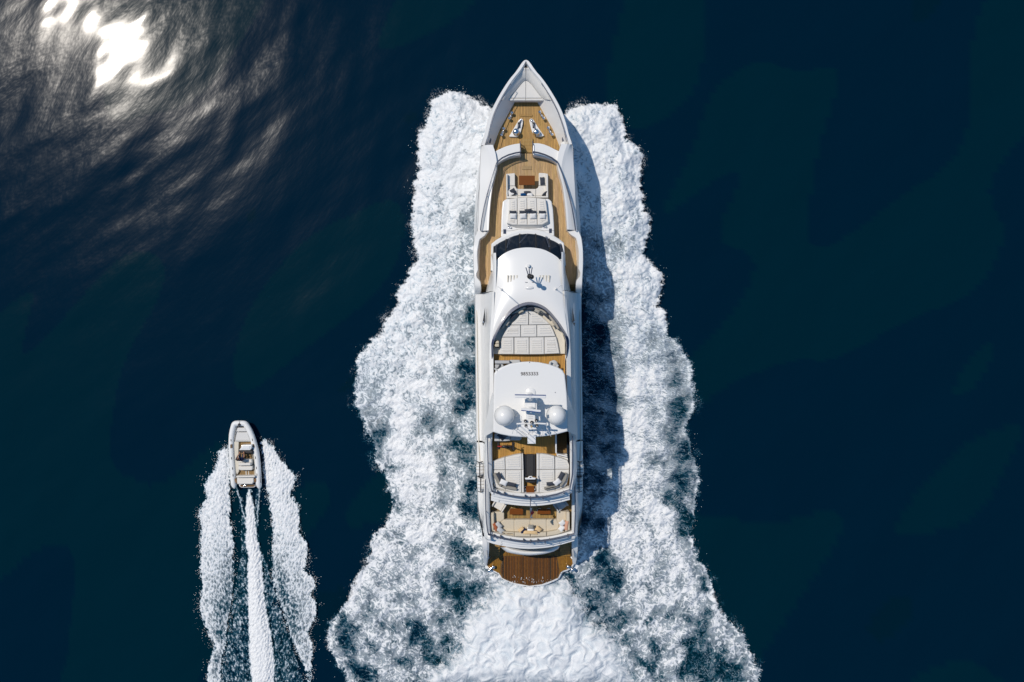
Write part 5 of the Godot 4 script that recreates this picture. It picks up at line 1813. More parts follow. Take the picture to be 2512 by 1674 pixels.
	for i in sk0.size():
		skr.append(PackedVector3Array([sk0[i], sk0[i].lerp(sk1[i], 0.12) - Vector3(0, 0.0, 0), sk1[i]]))
	g.grid(skr, Vector3(0, 0.5, 1))
	build("pad_skirt", g, M.cushion_ivory, sp)
	var gp := "pillows on the foredeck sun pad"
	var nth := ["first", "second", "third", "fourth"]
	var kx := [848, 1040, 1232, 1412]
	for i in 4:
		pillow("charcoal headrest cushion, %s from port on the foredeck sun pad" % nth[i], "cloth_charcoal", 400, kx[i], 950, 6.17, 0.46, 0.22, 0.15, -2, 18, gp)
		pillow("white cushion with a charcoal headrest above, %s from port on the foredeck sun pad" % nth[i], "cloth_white", 400, kx[i] + 4, 1022, 6.2, 0.42, 0.34, 0.15, [-2, 3, 2, 0][i], 16, gp)
	pillow("loose charcoal cushion lying forward of the row of headrests on the foredeck sun pad", "cloth_charcoal", 400, 1145, 915, 6.25, 0.46, 0.20, 0.16, 4, 10)
	# --- flybridge well: sun pad of nine panels and the curved sofa
	var fp := at_yacht("flybridge_sun_pad", "large rounded white sun pad of nine channelled panels in the yacht's upper sundeck well", "sun pad")
	for s in [[1150, 472, 1085, 482, 980, 562, 880, 682, 805, 763, 1148, 763], [1160, 472, 1245, 500, 1400, 600, 1500, 690, 1566, 752, 1160, 762],
			[760, 772, 994, 769, 996, 994, 642, 998, 700, 870], [1003, 769, 1305, 767, 1307, 993, 1004, 994], [1315, 766, 1570, 760, 1626, 870, 1670, 984, 1316, 992],
			[640, 1006, 864, 1004, 866, 1328, 582, 1328], [876, 1004, 1158, 1003, 1160, 1332, 878, 1330], [1168, 1003, 1447, 1000, 1450, 1328, 1169, 1332], [1457, 1000, 1680, 992, 1712, 1120, 1744, 1312, 1458, 1326]]:
		g = Geo.new()
		pad(g, q2(700, s, 7.86), 7.6, 7.86, 0.10, 0.142, true, 0.05)
		build("pad_panel", g, M.cushion_white, fp)
	var cs := at_yacht("curved_sofa", "curved grey-beige sofa back following the windbreak around the upper sun pad", "sofa")
	for s in [[[1245, 392, 1330, 418, 1430, 470, 1508, 535], [1252, 440, 1325, 462, 1410, 508, 1480, 560]], [[1555, 568, 1630, 650, 1700, 745, 1752, 835], [1530, 600, 1596, 680, 1660, 770, 1712, 850]], [[1090, 398, 1000, 430, 900, 488, 815, 545], [1098, 440, 1020, 468, 930, 520, 845, 580]], [[790, 570, 720, 655, 660, 740, 605, 825], [822, 600, 758, 680, 705, 760, 650, 842]]]:
		g = Geo.new()
		var o2 := curve2(q2(700, s[0], 8.25), 4)
		var i2 := curve2(q2(700, s[1], 8.1), 4)
		i2.reverse()
		o2.append_array(i2)
		pad(g, o2, 7.6, 8.22, 0.05, 0.15, false, 0.07)
		build("back_cushion", g, M.cloth_stone, cs)
	pillow("small beige cushion on the sofa just port of the sun pad's peak", "cushion_beige", 700, 1000, 498, 8.12, 0.36, 0.22, 0.15, 22, 20)
	pillow("small beige cushion on the sofa just starboard of the sun pad's peak", "cloth_stone", 700, 1318, 496, 8.12, 0.36, 0.22, 0.15, -28, 20)
	pillow("small beige cushion low on the port arm of the curved sofa", "cloth_stone", 700, 742, 730, 8.1, 0.34, 0.2, 0.14, 58, 20)
	pillow("small beige cushion low on the starboard arm of the curved sofa", "cushion_beige", 700, 1606, 742, 8.1, 0.36, 0.2, 0.14, -58, 20)
	pillow("dark grey cushion at the very peak of the curved sofa", "cloth_charcoal", 700, 1178, 438, 8.15, 0.52, 0.24, 0.16, -6, 25)
	pillow("dark grey cushion on the shaded port side of the curved sofa", "cloth_charcoal", 700, 855, 590, 8.12, 0.6, 0.28, 0.16, 46, 25)
	pillow("dark grey cushion on the sunny starboard side of the curved sofa", "cloth_charcoal", 700, 1490, 580, 8.12, 0.52, 0.22, 0.16, -42, 25)
	# helm chair
	var hc := at_yacht("helm_chair", "beige helm chair with dark shell beside the port edge of the upper sun pad", "chair")
	g = Geo.new()
	g.prism(q2(700, [490, 1070, 575, 1062, 592, 1080, 592, 1190, 575, 1212, 500, 1205, 486, 1180], 8.0), 7.85, 8.0, 0.05, 3)
	g.lathe(q(700, 540, 1140, 7.6), PackedVector2Array([Vector2(0.2, 0), Vector2(0.08, 0.05), Vector2(0.07, 0.3), Vector2(0, 0.3)]), 12)
	build("chair_shell", g, M.black_plastic, hc)
	for s in [[512, 1078, 560, 1066, 582, 1076, 582, 1122, 510, 1130], [496, 1134, 582, 1128, 582, 1186, 520, 1190, 494, 1170]]:
		g = Geo.new()
		pad(g, q2(700, s, 8.2), 7.98, 8.18, 0.05, 0.15, false, 0.06)
		build("chair_cushion", g, M.cushion_beige, hc)
	# under the forward edge of the hardtop
	var st2 := at_yacht("bar_seat", "pale grey padded seat box at the hardtop's forward edge", "seat")
	g = Geo.new()
	pad(g, q2(840, [784, 350, 800, 340, 975, 342, 990, 360, 996, 425, 790, 425], 7.9), 7.4, 7.9, 0.05, 0.15, false, 0.06)
	build("seat_block", g, M.cloth_silver, st2)
	chair("round pale armchair half hidden beneath the hardtop's starboard front edge", 840, 1636, 425, 7.42, 0.5, -25, "cloth_silver")
	chair("pale chair behind the bar counter under the hardtop's port corner", 840, 575, 470, 7.42, 0.5, 40, "cloth_silver")
	# --- aft end of the sun deck
	var ls := at_yacht("corner_sofa", "pale corner sofa tucked under the hardtop's aft port edge", "sofa")
	for s in [[492, 830, 530, 808, 585, 815, 590, 965, 492, 965], [592, 800, 796, 800, 796, 955, 700, 966, 592, 966], [802, 800, 1012, 800, 1014, 920, 985, 948, 802, 950]]:
		g = Geo.new()
		pad(g, q2(960, s, 7.85), 7.42, 7.85, 0.06, 0.15, false, 0.05)
		build("seat_cushion", g, M.cloth_silver, ls)
	pillow("dark slate cushion leaning in the shaded port sofa under the hardtop", "cloth_charcoal", 960, 630, 870, 8.0, 0.34, 0.56, 0.16, 40, 25)
	pillow("slate cushion with pale edge lying beside the dark one under the hardtop", "cloth_slate", 960, 690, 850, 8.0, 0.3, 0.4, 0.14, 35, 30)
	exercise_bike()
	treadmill()
	for side in [0, 1]:
		var ap := at_yacht("aft_sun_pad", ["big white channelled sun pad to port of the treadmill on the aft sundeck", "big white channelled sun pad to starboard of the treadmill on the aft sundeck"][side], "sun pad")
		var panels: Array = [[[462, 568, 692, 490, 700, 728, 470, 728], [702, 488, 900, 440, 1010, 424, 1012, 728, 708, 728], [470, 736, 700, 736, 704, 1122, 505, 1066, 470, 960], [708, 736, 1012, 736, 1014, 1170, 920, 1172, 708, 1124], [1016, 424, 1044, 422, 1056, 722, 1018, 722], [1018, 728, 1056, 728, 1062, 1166, 1022, 1168]],
			[[1358, 428, 1420, 424, 1540, 442, 1650, 472, 1652, 722, 1358, 722], [1664, 476, 1780, 506, 1896, 550, 1932, 640, 1930, 718, 1664, 720], [1358, 730, 1652, 730, 1658, 1130, 1480, 1166, 1360, 1166], [1664, 728, 1930, 726, 1925, 850, 1890, 1000, 1850, 1050, 1740, 1104, 1668, 1126], [1304, 424, 1352, 424, 1352, 722, 1306, 722], [1306, 728, 1352, 728, 1354, 1166, 1306, 1164]]][side]
		for k in panels.size():
			g = Geo.new()
			pad(g, q2(1060, panels[k], 7.88), 7.42, 7.88 + (0.015 if k > 3 else 0.0), 0.07, 0.142, k < 4, 0.05)
			build("pad_panel", g, M.cushion_white, ap)
	# taupe back wedges leaning on the after corners
	for s in [["taupe backrest wedge along the outer edge of the port aft sun pad", [470, 815, 495, 800, 530, 800, 598, 925, 640, 1045, 605, 1062, 560, 1020, 490, 880]], ["taupe backrest wedge along the stern edge of the port aft sun pad", [640, 1045, 720, 1040, 900, 1068, 935, 1105, 915, 1130, 800, 1118, 650, 1085]], ["taupe backrest wedge along the outer edge of the starboard aft sun pad", [1745, 1010, 1780, 920, 1850, 790, 1890, 800, 1905, 840, 1870, 950, 1790, 1060, 1760, 1065]], ["taupe backrest wedge along the stern edge of the starboard aft sun pad", [1450, 1080, 1520, 1060, 1690, 1020, 1742, 1050, 1720, 1070, 1600, 1110, 1480, 1130, 1455, 1115]]]:
		g = Geo.new()
		g.prism(q2(1060, s[1], 8.15), 7.88, 8.15, 0.07, 4)
		var wd := build("back_wedge", g, M.cloth_taupe)
		wd.transform = YX
		tag(wd, s[0], "backrest", "back wedges on the aft sun pads")
	pillow("charcoal cushion on the outer wedge of the port aft sun pad", "cloth_charcoal", 1060, 590, 862, 8.22, 0.28, 0.56, 0.16, 27, 0, "", -25)
	pillow("white square cushion at the bend of the port aft sun pad's wedges", "cloth_white", 1060, 668, 975, 8.27, 0.46, 0.36, 0.15, -24, 12)
	pillow("charcoal cushion on the stern wedge of the port aft sun pad", "cloth_charcoal", 1060, 828, 1012, 8.2, 0.55, 0.28, 0.16, -14, 20)
	pillow("charcoal cushion on the outer wedge of the starboard aft sun pad", "cloth_charcoal", 1060, 1775, 845, 8.22, 0.28, 0.5, 0.16, -30, 0, "", 25)
	pillow("white square cushion at the bend of the starboard aft sun pad's wedges", "cloth_white", 1060, 1703, 968, 8.27, 0.46, 0.36, 0.15, 38, 12)
	pillow("charcoal cushion on the stern wedge of the starboard aft sun pad", "cloth_charcoal", 1060, 1570, 998, 8.2, 0.5, 0.26, 0.16, 4, 20)
	table("square varnished stool table aft of the treadmill between the two sun pads", 1060, [1102, 1046, 1258, 1046, 1262, 1168, 1106, 1168], 7.75, 7.42)
	# --- upper deck aft
	var us := at_yacht("stern_sofa", "long beige sofa curving along the stern rail of the upper deck", "sofa")
	g = Geo.new()
	g.prism(q2(1200, [440, 470, 492, 450, 665, 446, 676, 470, 680, 586, 694, 598, 1690, 594, 1700, 450, 1860, 446, 1935, 450, 1940, 780, 1860, 826, 1690, 878, 1500, 908, 1186, 914, 880, 910, 700, 880, 570, 848, 440, 800], 5.4), 5.02, 5.41, 0.02)
	build("sofa_base", g, M.cushion_beige, us)
	for s in [[492, 442, 665, 440, 680, 462, 680, 582, 610, 640, 535, 632, 520, 500], [612, 642, 690, 592, 872, 592, 874, 830, 710, 822, 660, 760], [880, 590, 1178, 590, 1182, 834, 880, 832], [1188, 590, 1490, 588, 1496, 832, 1188, 834], [1502, 588, 1690, 588, 1712, 640, 1740, 680, 1718, 770, 1690, 790, 1504, 828], [1692, 440, 1710, 432, 1872, 436, 1874, 640, 1742, 676, 1694, 560]]:
		g = Geo.new()
		pad(g, q2(1200, s, 5.45), 5.05, 5.45, 0.07, 0.15, false, 0.05)
		build("seat_cushion", g, M.cushion_beige, us)
	for s in [[428, 470, 448, 458, 484, 462, 490, 640, 480, 800, 432, 800], [434, 805, 485, 790, 600, 800, 700, 828, 874, 840, 874, 918, 700, 888, 560, 852], [880, 838, 1182, 840, 1186, 924, 880, 918], [1190, 840, 1496, 836, 1500, 916, 1192, 924], [1504, 834, 1680, 800, 1740, 770, 1850, 830, 1700, 884, 1506, 914], [1880, 446, 1925, 440, 1942, 460, 1945, 790, 1900, 815, 1860, 830, 1850, 760, 1878, 680]]:
		g = Geo.new()
		pad(g, q2(1200, s, 5.8), 5.02, 5.8, 0.05, 0.15, false, 0.07)
		build("back_cushion", g, M.cushion_beige, us)
	table("varnished coffee table to port on the upper deck, before the beige sofa", 1200, [786, 380, 1046, 380, 1046, 496, 786, 496], 5.42, 5.02)
	table("varnished coffee table to starboard on the upper deck, before the beige sofa", 1200, [1322, 388, 1580, 388, 1580, 490, 1322, 490], 5.42, 5.02)
	armchair("ivory armchair turned inboard to port under the overhang of the upper deck", 1200, 590, 300, 5.02, -32, "cushion_ivory")
	armchair("grey-shaded armchair turned inboard to starboard under the overhang of the upper deck", 1200, 1765, 300, 5.02, 36, "cloth_silver")
	pillow("rust cushion in the port corner of the beige stern sofa", "cloth_rust", 1200, 515, 735, 5.75, 0.26, 0.58, 0.17, 22, 0, "", -35)
	pillow("silver cushion, forward of two, beside the rust one on the beige stern sofa", "cloth_silver", 1200, 578, 695, 5.72, 0.30, 0.46, 0.17, 42, 0, "", -20)
	pillow("silver cushion, aft of two, beside the rust one on the beige stern sofa", "cloth_silver", 1200, 605, 790, 5.74, 0.34, 0.48, 0.17, 46, 0, "", -20)
	pillow("sand cushion to port of the small navy cushion amidships on the beige stern sofa", "cloth_sand", 1200, 1010, 785, 5.68, 0.40, 0.26, 0.17, 35, -20)
	pillow("navy cushion to port amidships on the beige stern sofa", "cloth_navy", 1200, 1050, 810, 5.75, 0.46, 0.16, 0.16, 45, -30)
	pillow("long sand cushion at the middle of the beige stern sofa's back", "cloth_sand", 1200, 1185, 838, 5.82, 0.95, 0.24, 0.17, -2, -20)
	pillow("white cushion under the taupe one amidships on the beige stern sofa", "cloth_white", 1200, 1190, 780, 5.72, 0.46, 0.28, 0.16, -3, -10)
	pillow("taupe cushion lying on a white one amidships on the beige stern sofa", "cloth_taupe", 1200, 1194, 728, 5.80, 0.36, 0.28, 0.15, -3, -6)
	pillow("sand cushion to starboard of the taupe one on the beige stern sofa", "cloth_sand", 1200, 1340, 778, 5.70, 0.42, 0.34, 0.17, -38, -15)
	pillow("navy cushion to starboard amidships on the beige stern sofa", "cloth_navy", 1200, 1330, 826, 5.72, 0.46, 0.18, 0.16, -36, -25)
	pillow("white cushion, forward of two, in the starboard corner of the beige stern sofa", "cloth_white", 1200, 1800, 658, 5.78, 0.40, 0.36, 0.16, 38, 10)
	pillow("white cushion, aft of two, in the starboard corner of the beige stern sofa", "cloth_white", 1200, 1782, 760, 5.74, 0.34, 0.44, 0.16, -38, 0, "", 15)
	pillow("peach cushion in the starboard corner of the beige stern sofa", "cloth_peach", 1200, 1876, 705, 5.78, 0.26, 0.62, 0.17, -8, 0, "", 35)
	# ensign hanging from the raked staff
	g = Geo.new()
	var fl := []
	var a0 := q(1200, 1186, 368, 8.5)
	var a1 := q(1200, 1184, 560, 8.62)
	for i in 9:
		var row := PackedVector3Array()
		for j in 9:
			var u := i / 8.0
			var v := j / 8.0
			row.append(a0.lerp(a1, u) + Vector3(0.11 * sin(u * 9.0 + v * 4.0) * v + 0.16 * v, -0.55 * v + 0.02, 0.12 * v))
		fl.append(row)
	g.grid(fl, Vector3.RIGHT)
	for k in g.c.size():
		g.c[k] = Color(0.75, 0.74, 0.72) if g.v[k].z < a0.lerp(a1, 0.42).z else (Color(0.55, 0.03, 0.03) if g.v[k].z < a0.lerp(a1, 0.8).z else Color(0.7, 0.68, 0.68))
	var ens := build("ensign", g, mat("flag_cloth", Color(1, 1, 1), 0.8))
	M.flag_cloth.backlight_enabled = true
	M.flag_cloth.backlight = Color(0.3, 0.3, 0.3)
	ens.transform = YX
	tag(ens, "small white and red ensign hanging from the raked staff at the stern", "flag")
	# --- life raft canisters lashed in the side bays
	var rl := ["white life raft canister, forward one in the sunlit port bay", "white life raft canister, aft one in the sunlit port bay", "white life raft canister, forward one in the shaded starboard bay", "white life raft canister, aft one in the shaded starboard bay"]
	var rp := [[216, 720, 230, 0], [236, 1000, 236, 0], [2138, 710, 230, 0], [2120, 1000, 236, 0]]
	for i in 4:
		var rc := at_yacht("life_raft", rl[i], "life raft", "life raft canisters")
		var p := q(1060, rp[i][0], rp[i][1], 5.2)
		var half: float = rp[i][2] * 0.5 / 7.84 * mp(5.2)
		g = Geo.new()
		var rows := []
		for k in 11:
			var u := k / 10.0 * 2.0 - 1.0
			var rr := 0.25 * pow(1.0 - pow(absf(u), 8.0), 0.35) + 0.004
			var row := PackedVector3Array()
			for s in 17:
				var a := TAU * s / 16
				row.append(p + Vector3(cos(a) * rr, sin(a) * rr, u * half))
			rows.append(row)
		g.grid(rows, Vector3.ZERO, false, true)
		build("canister", g, M.white_gelcoat, rc)
		for z in [-0.55, 0.0, 0.55]:
			g = Geo.new()
			var ring := PackedVector3Array()
			for s in 17:
				var a := TAU * s / 16
				ring.append(p + Vector3(cos(a) * 0.26, sin(a) * 0.26, z * half))
			g.tube(ring, 0.018, 5)
			build("strap", g, M.black_plastic if i > 1 else M.cloth_stone, rc)
		g = Geo.new()
		g.tube(PackedVector3Array([p + Vector3(-0.02, 0.28, -half - 0.1), p + Vector3(-0.02, 0.28, half + 0.1)]), 0.03, 6)
		for z in [-1.0, 1.0]:
			g.tube(PackedVector3Array([p + Vector3(-0.2, -0.1, z * (half + 0.1)), p + Vector3(-0.02, 0.28, z * (half + 0.1)), p + Vector3(0.18, -0.1, z * (half + 0.1))]), 0.03, 6)
		build("cradle", g, M.dark_rubber, rc)


func table(label: String, t: float, plan: Array, h: float, deck: float) -> void:
	var o := at_yacht("low_table", label, "table")
	var g := Geo.new()
	g.prism(q2(t, plan, h), h - 0.06, h, 0.02, 2, true)
	build("table_top", g, M.varnished_wood, o)
	var c := Vector3.ZERO
	for p in q3(t, plan, h):
		c += p * 0.25
	for s in [-0.3, 0.3]:
		g = Geo.new()
		g.lathe(Vector3(c.x + s, deck, c.z), PackedVector2Array([Vector2(0.16, 0), Vector2(0.05, 0.03), Vector2(0.05, h - deck - 0.06), Vector2(0, h - deck - 0.06)]), 12)
		build("leg", g, M.chrome, o)


func chair(label: String, t: float, zx: float, zy: float, deck: float, size: float, yaw: float, cloth: String) -> void:
	var o := at_yacht("tub_chair", label, "chair")
	var inner := Transform3D(Basis(Vector3.UP, deg_to_rad(yaw)), Vector3(q(t, zx, zy, deck + 0.6).x, deck, q(t, zx, zy, deck + 0.6).z))
	var g := Geo.new()
	g.xf = inner
	g.lathe(Vector3.ZERO, PackedVector2Array([Vector2(size * 0.5, 0.1), Vector2(size * 0.52, 0.4), Vector2(size * 0.45, 0.46), Vector2(0, 0.47)]), 18)
	build("seat", g, M[cloth], o)
	g = Geo.new()
	g.xf = inner
	var path := PackedVector3Array()
	for k in 13:
		var a := deg_to_rad(-20.0 + 220.0 * k / 12.0)
		path.append(Vector3(cos(a) * size * 0.5, 0.66, sin(a) * size * 0.5))
	g.tube(path, 0.075, 8)
	build("backrest", g, M[cloth], o)
	for k in 4:
		g = Geo.new()
		g.xf = inner
		var a := TAU * (k + 0.5) / 4
		g.tube(PackedVector3Array([Vector3(cos(a) * size * 0.4, 0, sin(a) * size * 0.4), Vector3(cos(a) * size * 0.4, 0.14, sin(a) * size * 0.4)]), 0.02, 6)
		build("leg", g, M.rail_steel, o)


func armchair(label: String, t: float, zx: float, zy: float, deck: float, yaw: float, cloth: String) -> void:
	var o := at_yacht("armchair", label, "armchair")
	var p := q(t, zx, zy, deck + 0.42)
	var inner := Transform3D(Basis(Vector3.UP, deg_to_rad(yaw)), Vector3(p.x, deck, p.z))
	for part in [["seat", Vector3(0, 0.33, 0), Vector3(0.62, 0.2, 0.66), cloth], ["backrest", Vector3(0, 0.52, -0.36), Vector3(0.74, 0.52, 0.13), cloth], ["arm", Vector3(-0.37, 0.45, 0), Vector3(0.09, 0.3, 0.68), cloth], ["arm", Vector3(0.37, 0.45, 0), Vector3(0.09, 0.3, 0.68), cloth]]:
		var g := Geo.new()
		g.xf = inner
		g.box(part[1], part[2], 0.045)
		build(part[0], g, M[part[3]], o)
	for s in [[-0.32, -0.34], [0.32, -0.34], [-0.32, 0.32], [0.32, 0.32]]:
		var g := Geo.new()
		g.xf = inner
		g.tube(PackedVector3Array([Vector3(s[0], 0, s[1]), Vector3(s[0], 0.3, s[1])]), 0.022, 6)
		build("leg", g, M.rail_steel, o)


func exercise_bike() -> void:
	var o := at_yacht("exercise_bike", "black exercise bike with a red tail beam on the shaded sundeck under the hardtop edge", "exercise bike")
	var f := 7.42
	var at := func(zx: float, zy: float, h: float) -> Vector3: return q(960, zx, zy, f + h)
	var g := Geo.new()
	g.box(Vector3(at.call(568, 1040, 0.05).x, f + 0.05, at.call(568, 1040, 0.05).z), Vector3(0.13, 0.08, 0.5), 0.02)
	g.box(Vector3(at.call(850, 1060, 0.05).x, f + 0.05, at.call(850, 1060, 0.05).z), Vector3(0.13, 0.08, 0.52), 0.02)
	build("foot", g, M.black_plastic, o)
	g = Geo.new()
	g.tube(PackedVector3Array([at.call(568, 1062, 0.12), at.call(700, 1066, 0.3), at.call(850, 1066, 0.14)]), 0.055, 8)
	g.tube(PackedVector3Array([at.call(640, 1064, 0.2), at.call(655, 1064, 0.85)]), 0.04, 8)
	g.tube(PackedVector3Array([at.call(810, 1066, 0.2), at.call(850, 1068, 1.0)]), 0.04, 8)
	build("bike_frame", g, M.black_plastic, o)
	g = Geo.new()
	g.tube(PackedVector3Array([at.call(555, 1064, 0.22), at.call(640, 1064, 0.24)]), 0.035, 8)
	build("tail_beam", g, M.red_paint, o)
	g = Geo.new()
	g.ball(at.call(690, 1068, 0.95), Vector3(0.17, 0.06, 0.1), 12, 8)
	build("saddle", g, M.black_plastic, o)
	g = Geo.new()
	var fw: Vector3 = at.call(760, 1066, 0.38)
	var rows := []
	for k in 25:
		var a := TAU * k / 24
		var c := Vector3(cos(a), sin(a), 0)
		rows.append(PackedVector3Array([fw + Vector3(0, 0, -0.05), fw + c * 0.26 + Vector3(0, 0, -0.05), fw + c * 0.28 + Vector3(0, 0, 0), fw + c * 0.26 + Vector3(0, 0, 0.05), fw + Vector3(0, 0, 0.05)]))
	g.grid(rows)
	build("flywheel", g, M.dark_rubber, o)
	g = Geo.new()
	g.tube(PackedVector3Array([at.call(890, 1000, 1.12), at.call(850, 1015, 1.08), at.call(850, 1068, 1.05), at.call(850, 1120, 1.08), at.call(885, 1140, 1.12)]), 0.026, 7)
	g.box(at.call(862, 1068, 1.15), Vector3(0.06, 0.2, 0.24), 0.02)
	build("handlebar", g, M.black_plastic, o)
	for s in [-1.0, 1.0]:
		g = Geo.new()
		g.tube(PackedVector3Array([at.call(760, 1066, 0.38), at.call(760 + 16 * s, 1066 + 26 * s, 0.38 + 0.1 * s), at.call(760 + 16 * s, 1066 + 48 * s, 0.38 + 0.1 * s)]), 0.02, 6)
		build("pedal", g, M.black_plastic, o)


func treadmill() -> void:
	var o := at_yacht("treadmill", "dark treadmill with white console standing between the two aft sun pads", "treadmill")
	var g := Geo.new()
	g.prism(q2(1060, [1106, 432, 1242, 432, 1244, 850, 1108, 850], 7.62), 7.42, 7.62, 0.02, 2)
	build("running_belt", g, M.dark_rubber, o)
	for s in [[1062, 425, 1102, 440, 1106, 860, 1066, 860], [1244, 440, 1282, 425, 1288, 850, 1246, 860]]:
		g = Geo.new()
		g.prism(q2(1060, s, 7.64), 7.42, 7.66, 0.03, 2)
		build("side_rail", g, M.black_plastic, o)
	g = Geo.new()
	g.prism(q2(1060, [1088, 925, 1286, 925, 1280, 975, 1200, 990, 1110, 975], 8.3), 7.45, 8.3, 0.04, 2)
	build("motor_hood", g, M.black_plastic, o)
	for zx in [1098, 1276]:
		g = Geo.new()
		g.tube(q3(1060, [zx, 955, zx, 905], 8.0), 0.04, 7)
		g.tube(PackedVector3Array([q(1060, zx, 940, 7.5), q(1060, zx, 905, 8.55)]), 0.04, 7)
		g.tube(PackedVector3Array([q(1060, zx, 905, 8.5), q(1060, zx, 820, 8.35)]), 0.03, 7)
		build("hand_rail", g, M.black_plastic, o)
	g = Geo.new()
	g.prism(q2(1060, [1084, 886, 1140, 882, 1160, 854, 1215, 854, 1232, 880, 1286, 886, 1288, 906, 1270, 918, 1096, 920, 1082, 906], 8.65), 8.5, 8.65, 0.03, 2, true)
	build("console", g, M.white_gelcoat, o)
	g = Geo.new()
	g.box(q(1060, 1186, 878, 8.655), Vector3(0.12, 0.02, 0.06), 0.005)
	build("screen", g, M.black_plastic, o)


# ---- the tender alongside
func tq(t: float, zx: float, zy: float, h: float) -> Vector3:
	return P(540.0 + zx / 15.68, t + zy / 15.68, h)


func tq3(a: Array, h: float) -> PackedVector3Array:
	var out := PackedVector3Array()
	for i in range(0, a.size(), 3):
		out.append(tq(a[i], a[i + 1], a[i + 2], h))
	return out


func tq2(t: float, a: Array, h: float) -> PackedVector2Array:
	var out := PackedVector2Array()
	for i in range(0, a.size(), 2):
		var p := tq(t, a[i], a[i + 1], h)
		out.append(Vector2(p.x, p.z))
	return out


func make_tender() -> void:
	var o := Node3D.new()
	o.name = "tender"
	add_child(o)
	tag(o, "small white inflatable tender speeding along to port of the big yacht", "boat")
	var g := Geo.new()
	var path := curve3(tq3([1100, 512, 1330, 1100, 500, 1100, 1100, 490, 850, 1100, 462, 500, 1100, 440, 120, 1010, 430, 1350, 1010, 440, 980, 1010, 470, 760, 1010, 520, 560, 1010, 575, 470, 1010, 760, 458, 1010, 930, 466, 1010, 1000, 520, 1010, 1090, 660, 1010, 1190, 870, 1010, 1270, 1100, 1010, 1330, 1320, 1100, 1385, 150, 1100, 1430, 500, 1100, 1458, 850, 1100, 1470, 1150, 1100, 1475, 1340], 0.52), 4)
	g.tube(path, 0.205, 16, false)
	# tapered tail cones
	for e in [[path[0], path[1], tq(1100, 555, 1560, 0.5)], [path[-1], path[-2], tq(1100, 1520, 1575, 0.5)]]:
		var dir: Vector3 = (e[2] - e[0]).normalized()
		var side := dir.cross(Vector3.UP).normalized()
		var rows := []
		for k in 7:
			var u := k / 6.0
			var rr := 0.205 * sqrt(1.0 - u * u * 0.96)
			var row := PackedVector3Array()
			for s in 17:
				var a := TAU * s / 16
				row.append(e[0] + (e[2] - e[0]) * (u - 0.04) + (side * cos(a) + Vector3.UP * sin(a)) * rr)
			rows.append(row)
		g.grid(rows, Vector3.ZERO, false, true)
	build("inflatable_tube", g, M.grey_hypalon, o)
	g = Geo.new()
	g.prism(tq2(1010, [560, 500, 940, 500, 1110, 800, 1250, 1150, 1370, 1900, 1400, 2740, 600, 2740, 500, 1900, 480, 1100], 0.3), 0.05, 0.32, 0.05, 2)
	build("rigid_hull", g, M.white_gelcoat, o)
	g = Geo.new()
	g.tint = Color(0.30, 0.19, 0.07)
	g.prism(tq2(1010, [545, 1100, 1180, 1100, 1310, 1560, 1330, 2540, 640, 2540, 520, 1560], 0.37), 0.3, 0.37)
	build("cockpit_floor", g, M.teak, o)
	for s in [[500, 1160, 705, 1160, 700, 1500, 720, 2300, 640, 2440, 590, 2300, 530, 1560], [1190, 1560, 1270, 1560, 1320, 2050, 1330, 2440, 1300, 2440, 1280, 2000]]:
		g = Geo.new()
		g.prism(tq2(1010, s, 0.55), 0.32, 0.55, 0.03, 2)
		build("side_liner", g, M.cream_paint, o)
	g = Geo.new()
	g.prism(tq2(1010, [660, 572, 905, 572, 955, 632, 650, 632], 0.4), 0.3, 0.4)
	build("anchor_well", g, M.black_plastic, o)
	for s in [[665, 628, 935, 628, 1016, 772, 618, 772], [640, 802, 1036, 802, 1146, 1108, 570, 1108], [566, 1114, 1152, 1114, 1158, 1156, 572, 1160]]:
		g = Geo.new()
		g.prism(tq2(1010, s, 0.66), 0.35, 0.66, 0.035, 3)
		build("bow_cushion", g, M.cushion_white, o)
	# console with its folded white screen
	g = Geo.new()
	g.prism(tq2(1010, [805, 1300, 850, 1288, 1190, 1284, 1215, 1310, 1195, 1420, 1140, 1492, 716, 1495, 790, 1390], 1.0), 0.35, 1.0, 0.05, 3)
	build("console", g, M.white_gelcoat, o)
	g = Geo.new()
	g.prism(tq2(1010, [885, 1320, 1150, 1318, 1120, 1440, 800, 1446], 1.03), 0.99, 1.03, 0.02, 2)
	build("console_hatch", g, M.nonskid_white, o)
	g = Geo.new()
	g.prism(tq2(1100, [720, 102, 1225, 98, 1235, 190, 1030, 200, 720, 175], 0.9), 0.5, 0.9, 0.03, 2)
	build("dashboard", g, M.black_plastic, o)
	g = Geo.new()
	var wheel := PackedVector3Array()
	var wc := tq(1100, 830, 170, 0.98)
	for k in 17:
		var a := TAU * k / 16
		wheel.append(wc + Vector3(cos(a) * 0.16, sin(a) * 0.11, sin(a) * 0.10))
	g.tube(wheel, 0.016, 6)
	g.tube(PackedVector3Array([wheel[0], wheel[8]]), 0.012, 5)
	build("steering_wheel", g, M.black_plastic, o)
	for s in [[[655, 445, 700, 430, 1200, 430, 1215, 555, 690, 560, 660, 550], 0.78, "seat_cushion"], [[690, 572, 720, 562, 1140, 562, 1170, 600, 1150, 672, 700, 676], 1.0, "seat_back"], [[700, 695, 1225, 690, 1230, 800, 1200, 850, 770, 852, 690, 815], 0.78, "seat_cushion"], [[605, 1075, 1310, 1062, 1330, 1090, 1310, 1130, 615, 1136], 0.95, "seat_back"], [[640, 1145, 1280, 1140, 1285, 1280, 1225, 1380, 660, 1384, 635, 1300], 0.72, "seat_cushion"]]:
		g = Geo.new()
		g.prism(tq2(1100, s[0], s[1]), 0.36, s[1], 0.045, 3)
		build(s[2], g, M.cushion_ivory, o)
